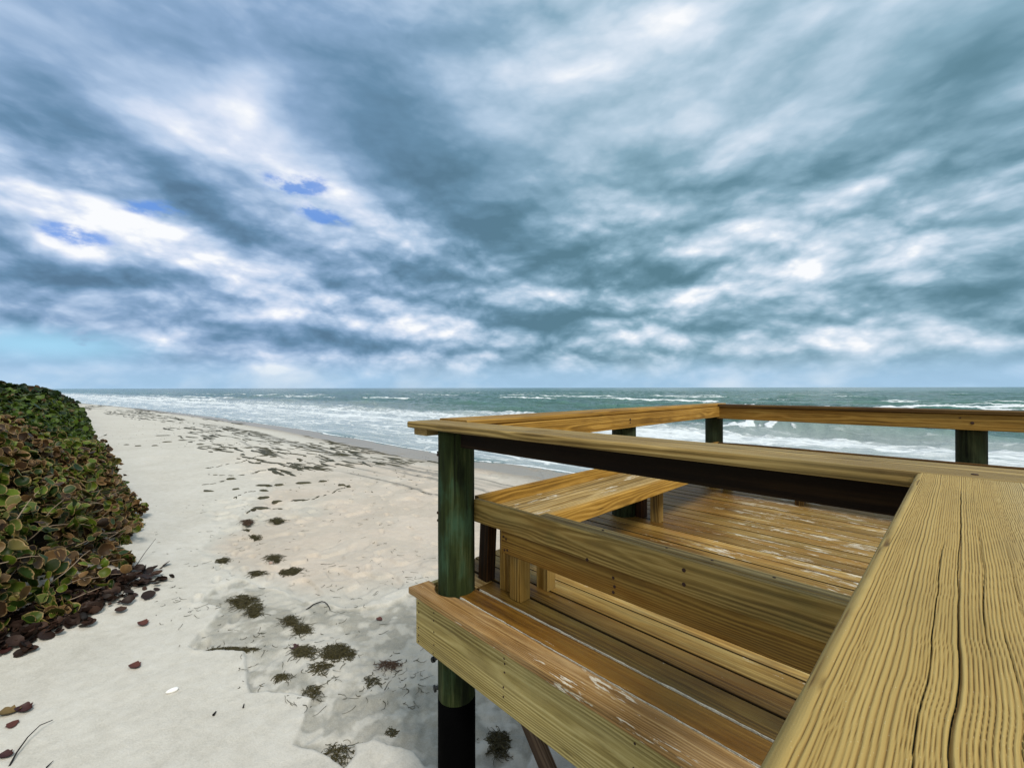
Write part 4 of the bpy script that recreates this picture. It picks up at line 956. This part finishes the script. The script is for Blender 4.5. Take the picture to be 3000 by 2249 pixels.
# ================================================================== SEAWEED AND BEACH LITTER
def weed_mat(name, a, b):
    m, s, p = new_mat(name); P = s.pos(); n = s.noise(P, 60, 4, .65)
    s.l.new(s.ramp(n, [(.3, a), (.7, b)]), p.inputs['Base Color']); p.inputs['Roughness'].default_value = .6; p.inputs['Specular IOR Level'].default_value = .3
    s.l.new(s.bump(n, .8, .01), p.inputs['Normal']); return m
M_WEED = weed_mat('olive_seaweed', (.010, .009, .003), (.072, .058, .016))
M_WEED_R = weed_mat('reddish_seaweed', (.02, .010, .006), (.085, .045, .022))
M_WRACK = weed_mat('dark_wrack', (.013, .012, .005), (.075, .064, .024))
def clump(px, py, wpx, hpx, label, mat=None, seed=1, nst=150, name='seaweed_clump', sparse=False, tail=None, group='seaweed clumps on the sand', hz=1.):
    """a heap of strands whose outline was measured on the photograph (z7 frame), laid at its own place on the sand"""
    r = np.random.default_rng(seed)
    c = z7(px, py); ex = z7(px+wpx/2, py)-c; ey = z7(px, py-hpx/2)-c
    cz = zsand(*c)
    L = max(np.linalg.norm(ex), np.linalg.norm(ey)); S = min(np.linalg.norm(ex), np.linalg.norm(ey))
    hgt = min(.075, .22*S+.015)*hz
    t = thing(name, (c[0], c[1], cz), label, 'seaweed', group)
    paths = []
    sc_ = np.linalg.norm(ex)
    for i in range(nst):
        a = r.uniform(0, 2*pi); rad = r.random()**.6*(.92 if not sparse else 1.1)
        p = c+ex*rad*cos(a)+ey*rad*sin(a)*(.75+.5*vnoise(a*1.3, seed, 3))
        dv = ex*r.normal(0, 1)/np.linalg.norm(ex)+ey*r.normal(0, .8)/np.linalg.norm(ey); dv /= np.linalg.norm(dv)+1e-6
        if r.random() < .5: dv = dv*.4+(ex/np.linalg.norm(ex))*(1 if r.random() < .5 else -1)
        ln = r.uniform(.04, .12)*(1+S*1.5); z0 = hgt*max(0, 1-rad**2)*r.uniform(.25, 1.05)
        pts = []
        cur = np.array([p[0], p[1]]); bend = r.normal(0, 1.1)
        for k in range(6):
            f = k/5.-.5
            rr = np.linalg.norm(np.linalg.solve(np.stack([ex, ey], 1), cur-c)); zz = min(z0, hgt*max(0., 1.15-rr**2))*(1-1.2*abs(f))+.004+.012*r.random()
            pts.append((cur[0], cur[1], cz+max(zz, .002)-.012*max(0, rr-1)))
            ang = bend*.35+r.normal(0, .25); dv = np.array([dv[0]*cos(ang)-dv[1]*sin(ang), dv[0]*sin(ang)+dv[1]*cos(ang)]); cur = cur+dv*ln/5
        w_ = r.uniform(.0025, .0055)
        paths.append((pts, w_, w_*.5))
    V, F = tubes(paths, .004, .002, 4)
    link_mesh('strands', V, F, mat or M_WEED, t)
    if not sparse:
        n = 30; m = 8; Vc = [(c[0], c[1], cz+hgt*.75)]; Fc = []
        for k in range(1, m+1):
            for j in range(n):
                a = 2*pi*j/n; rr = k/m*(.45+.75*fbm(np.array([cos(a)*1.9+seed*3.1]), np.array([sin(a)*1.9+seed]), 3, 5)[0])
                q = c+ex*rr*cos(a)+ey*rr*sin(a)
                Vc.append((q[0], q[1], cz-.012+hgt*.78*max(0, 1-(k/m)**2)*(.7+.6*vnoise(q[0]*30, q[1]*30, 6))))
        for j in range(n): Fc.append([0, 1+j, 1+(j+1) % n])
        for k in range(m-1):
            for j in range(n): Fc.append([1+k*n+j, 1+(k+1)*n+j, 1+(k+1)*n+(j+1) % n, 1+k*n+(j+1) % n])
        link_mesh('mat', Vc, Fc, mat or M_WEED, t, smooth=True)
    return t
clump(470, 563, 205, 80, 'S-shaped olive seaweed heap, its left half, at the head of the near group', seed=1, nst=220)
clump(545, 625, 115, 105, 'olive seaweed heap hooked below the S-shaped one', seed=2, nst=170)
clump(775, 692, 95, 62, 'small olive seaweed tuft touching a rounder tuft on its right', seed=3, nst=120)
clump(850, 742, 112, 84, 'round olive seaweed tuft just right of a smaller tuft', seed=4, nst=150)
clump(868, 890, 140, 88, 'compact dark seaweed tuft beside a reddish leaf, left of the biggest heap', seed=5, nst=170)
clump(1085, 898, 230, 118, 'biggest seaweed heap, dark olive and rounded, in front of the deck post', seed=6, nst=300)
clump(985, 985, 150, 70, 'loose tail of seaweed trailing from the biggest heap', seed=7, nst=110, sparse=True)
clump(410, 872, 400, 34, 'long thin seaweed streak lying along the edge of the damp sand', seed=8, nst=200)
clump(340, 310, 98, 44, 'small faded seaweed tuft at the edge of the dry white sand', seed=9, nst=110)
clump(668, 296, 118, 52, 'oval seaweed tuft above a pale pebble', seed=10, nst=130)
clump(785, 362, 180, 58, 'seaweed heap with a pointed right end on the pinkish sand', seed=11, nst=200)
clump(555, 394, 112, 30, 'flat seaweed sliver left of the heap with the pointed end', seed=12, nst=110)
clump(548, 147, 118, 34, 'slanting flat seaweed strip, second of the far row', seed=13, nst=110)
clump(690, 48, 112, 36, 'seaweed strip furthest right of the far row', seed=14, nst=110)
clump(500, 62, 92, 34, 'brownish seaweed strip at the left of the far row', M_WEED_R, seed=15, nst=90)
clump(505, 104, 100, 16, 'very thin seaweed line in the far row', seed=16, nst=80)
clump(1425, 972, 150, 46, 'sparse reddish seaweed sprig close to the deck corner', M_WEED_R, seed=17, nst=80, sparse=True)
clump(920, 1150, 84, 84, 'wispy green seaweed sprig on the edge of the smooth white sand', seed=18, nst=70, sparse=True)
clump(720, 1050, 74, 40, 'little seaweed wisp between the long streak and the green sprig', seed=19, nst=60, sparse=True)
clump(1095, 1545, 180, 130, 'scattered thin seaweed strands at the bottom of the beach', seed=20, nst=80, sparse=True)
clump(1300, 1065, 160, 60, 'dark wiry seaweed strands left of the deck post foot', M_WRACK, seed=21, nst=70, sparse=True)
clump(1450, 1390, 110, 50, 'tiny wiry sprig of weed on rippled sand beside the black post', M_WRACK, seed=22, nst=36, sparse=True)
def z2pt(x, y): return ((1100+x/2.212-500)*2.2137, (1600+y/2.212-1500)*2.2137)
a_ = z2pt(800, 1235); clump(a_[0], a_[1], 140, 170, 'olive seaweed heap under the deck beside the slanting brace', seed=23, nst=200)

# far wrack lines: nobody could count it
def wrack():
    r = np.random.default_rng(77); V = []; F = []
    z8 = lambda x, y: ground_at(100+x/1.843, 1050+y/1.843)
    def piece(c, L, Wd, ang, h):
        b = len(V); n = 12; cz = zsand(*c); u = np.array([cos(ang), sin(ang)]); v = np.array([-u[1], u[0]]); ph = r.uniform(0, 9)
        V.append((c[0], c[1], cz+h))
        for j in range(n):
            a = 2*pi*j/n; k = .55+.8*vnoise(cos(a)*2+ph, sin(a)*2+ph, 3); q = c+u*L*cos(a)*k+v*Wd*sin(a)*k+v*.25*L*(cos(a)**2-.5)*.4
            V.append((q[0], q[1], cz-.01))
        for j in range(n):
            a = 2*pi*j/n; q = np.array(V[b+1+j][:2]); q = c+(q-c)*.62; V.append((q[0], q[1], cz+h*r.uniform(.6, 1.)))
        for j in range(n):
            F.append([b+1+j, b+1+(j+1) % n, b+1+n+(j+1) % n]); F.append([b+1+j, b+1+n+(j+1) % n, b+1+n+j]); F.append([b, b+1+n+j, b+1+n+(j+1) % n])
    # measured individual streaks (z8 frame): x, y, width
    for x, y, w_ in [(1240, 745, 90), (1310, 770, 60), (1430, 765, 110), (1220, 805, 110), (940, 712, 90), (1060, 650, 60), (1090, 703, 55), (1240, 710, 60), (1230, 685, 90), (1320, 678, 70), (1450, 668, 100), (1560, 662, 60),
                     (1660, 682, 60), (1700, 690, 30), (650, 471, 36), (560, 471, 40), (500, 465, 30), (720, 450, 60), (690, 415, 90), (800, 440, 60), (900, 462, 70), (920, 475, 80), (980, 485, 60), (1080, 482, 70), (1150, 480, 60), (1240, 482, 50), (1270, 495, 30), (1240, 525, 50), (1210, 550, 30), (1290, 530, 40)]:
        c = z8(x, y); e = z8(x+w_/2, y)-c; L = np.linalg.norm(e); piece(c, L, min(.08+L*.13, .4), math.atan2(e[1], e[0])+r.normal(0, .12), .03+.02*r.random())
    # beaded lines
    for line in ([(870, 602), (960, 588), (1060, 568), (1130, 552), (1200, 530), (1290, 490)], [(940, 625), (1030, 630), (1090, 632), (1250, 602), (1400, 570)], [(880, 685), (980, 672), (1040, 655), (1090, 645)],
                 [(1090, 750), (1150, 722), (1200, 715), (1270, 708)], [(1240, 800), (1340, 795), (1440, 775), (1570, 735), (1640, 705), (1700, 685)], [(1150, 830), (1200, 800), (1260, 790)]):
        pts = np.array([z8(*p) for p in line])
        seg = np.linalg.norm(np.diff(pts, axis=0), axis=1); tot = seg.sum(); cum = np.concatenate([[0], np.cumsum(seg)])
        for d in np.arange(0, tot, .16):
            d = d+r.uniform(-.1, .1); p = np.array([np.interp(d, cum, pts[:, 0]), np.interp(d, cum, pts[:, 1])]); i = min(len(seg)-1, max(0, int(np.searchsorted(cum, d))-1)); e = pts[i+1]-pts[i]
            if r.random() < .75: piece(p+r.normal(size=2)*.03, r.uniform(.05, .17), r.uniform(.015, .04), math.atan2(e[1], e[0])+r.normal(0, .2), .015)
    # drift field along the upper beach: thin streaks, closer together far off
    for i in range(1150):
        x = -17-150*r.random()**1.35; t = -3.4-7.6*r.random()
        y = float(yshore(x))+t
        if vnoise(x*.10, y*.5, 55)+.30*vnoise(x*.3, y*2.5, 56) < .70 or y < float(yedge(x))+1.0: continue
        k = 1+abs(x)/70; piece(np.array([x, y]), r.uniform(.15, .9)*k, r.uniform(.02, .085)*k, r.normal(.14, .16), .025)
    for i in range(260):
        p = z8(r.uniform(420, 1150), r.uniform(330, 480)) if r.random() < .6 else z8(r.uniform(1350, 2150), r.uniform(440, 720))
        piece(p, r.uniform(.03, .12), r.uniform(.006, .016), r.normal(.15, .35), .010)
    for i in range(620):
        x, y = r.uniform(-100, 1750), r.uniform(-100, 1250)
        if x < 440 and y > 880 or vnoise(x*.006, y*.012, 58) < .40: continue
        p = z7(x, y); cz = zsand(*p); a = r.normal(.3, .9); L = r.uniform(.02, .16); b0 = r.normal(0, .8); pts = []; q = p.copy()
        for k in range(5):
            pts.append((q[0], q[1], cz+.004+.006*r.random())); a += b0*.5+r.normal(0, .25); q = q+np.array([cos(a), sin(a)])*L/4
        Vt, Ft = tubes([pts], r.uniform(.002, .005), .0015, 4); b = len(V); V += Vt; F += [[k+b for k in f] for f in Ft]
    o = link_mesh('seaweed_wrack', V, F, M_WRACK, None, loc=(-20., 8., ZS)); tag(o, kind='stuff')
wrack()

# shells, fallen leaves, twigs
def pebble(name, px, py, L, Wd, h, mat, label, cat, ang=0., group=None, lift=.0):
    c = ground_at(px, py); cz = zsand(*c); V = []; F = []; n = 20; m = 8; u = np.array([cos(ang), sin(ang)]); v = np.array([-u[1], u[0]])
    for k in range(m+1):
        ph = -pi/2*.5+(pi/2*1.5)*k/m
        for j in range(n):
            a = 2*pi*j/n; q = c+u*L/2*cos(a)*cos(ph)*(1-.25*cos(a))+v*Wd/2*sin(a)*cos(ph); V.append((q[0], q[1], cz+h*.45+h*.6*sin(ph)+lift))
    for k in range(m):
        for j in range(n): F.append([k*n+j, k*n+(j+1) % n, (k+1)*n+(j+1) % n, (k+1)*n+j])
    F.append(list(range(m*n, m*n+n)))
    o = link_mesh(name, V, F, mat, None, smooth=True, loc=(c[0], c[1], cz)); return tag(o, label, cat, group)
M_SHELL = plain('white_shell', (.80, .78, .75), .35, .4, .2, 60, var=.06)
pebble('seashell', 509, 2023, .105, .052, .035, M_SHELL, 'small white oval shell alone on the smooth sand', 'shell', math.atan2(.9, .35)+.3)
M_PINKSTONE = plain('pinkish_pebble', (.36, .25, .20), .8, .2, .3, 50)
pebble('pebble', 500+650/2.2137, 1500+332/2.2137, .10, .06, .02, M_PINKSTONE, 'flat pinkish pebble below an oval seaweed tuft', 'pebble')
M_DRIFT = plain('black_driftwood', (.012, .009, .008), .7, .25, .8, 50)
pebble('driftwood_chunk', 243, 1831, .22, .09, .07, M_DRIFT, 'black driftwood lump just outside the bush litter', 'driftwood', .1)
def fallen_leaf(px, py, size, mat, label, ang, curl=.5, group='fallen leaves on the sand', name='fallen_leaf'):
    c = ground_at(px, py); cz = zsand(*c); V = []; F = []; na, nb = 9, 5
    u = np.array([cos(ang), sin(ang)]); v = np.array([-u[1], u[0]])
    for side in (0, 1):
        for i in range(na):
            for j in range(nb):
                a = i/(na-1)*2-1; b = (j/(nb-1)*2-1)*math.sqrt(max(0, 1-a*a))*.80*(1-.35*a)*(.86+.14*cos(3*pi*a))
                q = c+u*size/2*a+v*size/2*b; V.append((q[0], q[1], cz+.006+size*curl*(.35*b*b+.16*a*a)+.003*side))
    for side in (0, 1):
        o_ = side*na*nb
        for i in range(na-1):
            for j in range(nb-1):
                q = [o_+i*nb+j, o_+(i+1)*nb+j, o_+(i+1)*nb+j+1, o_+i*nb+j+1]; F.append(q if side else q[::-1])
    o = link_mesh(name, V, F, mat, None, smooth=True, loc=(c[0], c[1], cz)); return tag(o, label, 'leaf', group)
M_RED = plain('red_dead_leaf', (.085, .028, .020), .7, .3, .4, 60)
M_MAROON = plain('maroon_dead_leaf', (.045, .016, .014), .5, .3, .4, 60)
M_TAN = plain('tan_dead_leaf', (.13, .085, .030), .6, .3, .4, 60)
z6 = lambda x, y: (x/2.212, 1500+y/2.212)
fallen_leaf(397, 1953, .135, M_RED, 'dark red heart-shaped leaf alone on the pale sand', .35, .7)
fallen_leaf(*z6(930, 725), .15, M_RED, 'curled reddish leaf half buried in the upper sand', .2, 1.0)
fallen_leaf(500+1355/2.2137, 1500+670/2.2137, .10, M_RED, 'small red leaf left of the deck corner', .1, .5)
fallen_leaf(500+808/2.2137, 1500+853/2.2137, .13, M_MAROON, 'maroon leaf touching a compact seaweed tuft', .5, .5)
fallen_leaf(*z6(30, 970), .15, M_MAROON, 'large purple-brown leaf at the left edge below the bush', .1, .5)
fallen_leaf(*z6(65, 1300), .16, M_TAN, 'olive-brown curled leaf lying left of a darker one', 1.2, .9)
fallen_leaf(*z6(160, 1285), .15, M_MAROON, 'dark curled leaf lying right of the olive-brown one', .5, 1.1)
fallen_leaf(*z6(80, 1380), .11, M_RED, 'reddish flat leaf below the curled pair', .05, .3)
fallen_leaf(*z6(40, 1580), .11, M_MAROON, 'dark leaf by the twig in the lower left corner', .7, .8)
fallen_leaf(*z6(540, 590), .14, M_TAN, 'tan leaf on the sand at the foot of the bush', .7, .8)
def twig(label, pts6, r0, name='twig', mat=None):
    P = []
    for (x, y, h) in pts6: c = ground_at(*z6(x, y)); P.append((c[0], c[1], zsand(*c)+h))
    V, F = tubes([(P, r0, r0*.45)], r0, r0*.5, 6); o = link_mesh(name, V, F, mat or M_DRIFT, None, loc=P[0]); return tag(o, label, 'twig', 'twigs on the sand')
twig('long dark twig slanting up from the lower left corner', [(60, 1640, .0), (110, 1570, .03), (180, 1490, .05), (260, 1420, .06), (340, 1365, .03)], .007)
twig('thin upright twig standing out of the bush foot', [(885, 385, .0), (940, 335, .10), (1010, 285, .25)], .006)
twig('short dark stick at the bottom edge beside the long twig', [(300, 1657, .01), (345, 1622, .02)], .006)
twig('short dark bit of stick on the smooth sand right of the shell', [(1383, 1312, .012), (1400, 1292, .015)], .012)
twig('small brown stick upright on the smooth sand', [(1576, 1262, .008), (1582, 1244, .02)], .008)
twig('black curved weed stem arching over the washed sand', [(1985, 612, .0), (2005, 601, .012), (2030, 592, .02), (2058, 585, .035), (2085, 582, .042), (2105, 584, .040), (2122, 592, .03), (2134, 601, .015), (2140, 608, .0)], .010)
# litter along the foot of the bushes
def litter():
    r = np.random.default_rng(91); P = []; N = []
    line = [(930, 430), (860, 500), (740, 560), (600, 640), (480, 690), (330, 800), (200, 840), (80, 880), (-60, 930)]
    pts = np.array([ground_at(*z6(*p)) for p in line]); tt = np.linspace(0, 1, len(pts))
    for i in range(760):
        t = r.random(); c = np.array([np.interp(t, tt, pts[:, 0]), np.interp(t, tt, pts[:, 1])])+r.normal(size=2)*np.array([.22, .20])
        c = c+np.array([0, -.25])*abs(r.normal())
        P.append((c[0], c[1], zsand(*c)+.012+.03*r.random())); N.append(np.array([0, 0, 1.])+r.normal(size=3)*.45)
    V, F, at = leaves_mesh(np.array(P), np.array(N), r.uniform(.022, .085, len(P)), 92)
    at[:, 1] = .55+.45*at[:, 1]; at[:, 0] *= .55; at[:, 2] *= .6
    o = link_mesh('leaf_litter', V, F, M_LITTER, None, {'lf': at}, smooth=True, loc=(pts[4][0], pts[4][1], ZS)); tag(o, kind='stuff')
M_LITTER = leaf_mat('dead_leaf_litter', BRN, [(.012, .007, .005), (.026, .013, .009), (.055, .026, .015), (.11, .055, .026)], .9, (.07, .035, .02), .6)
litter()
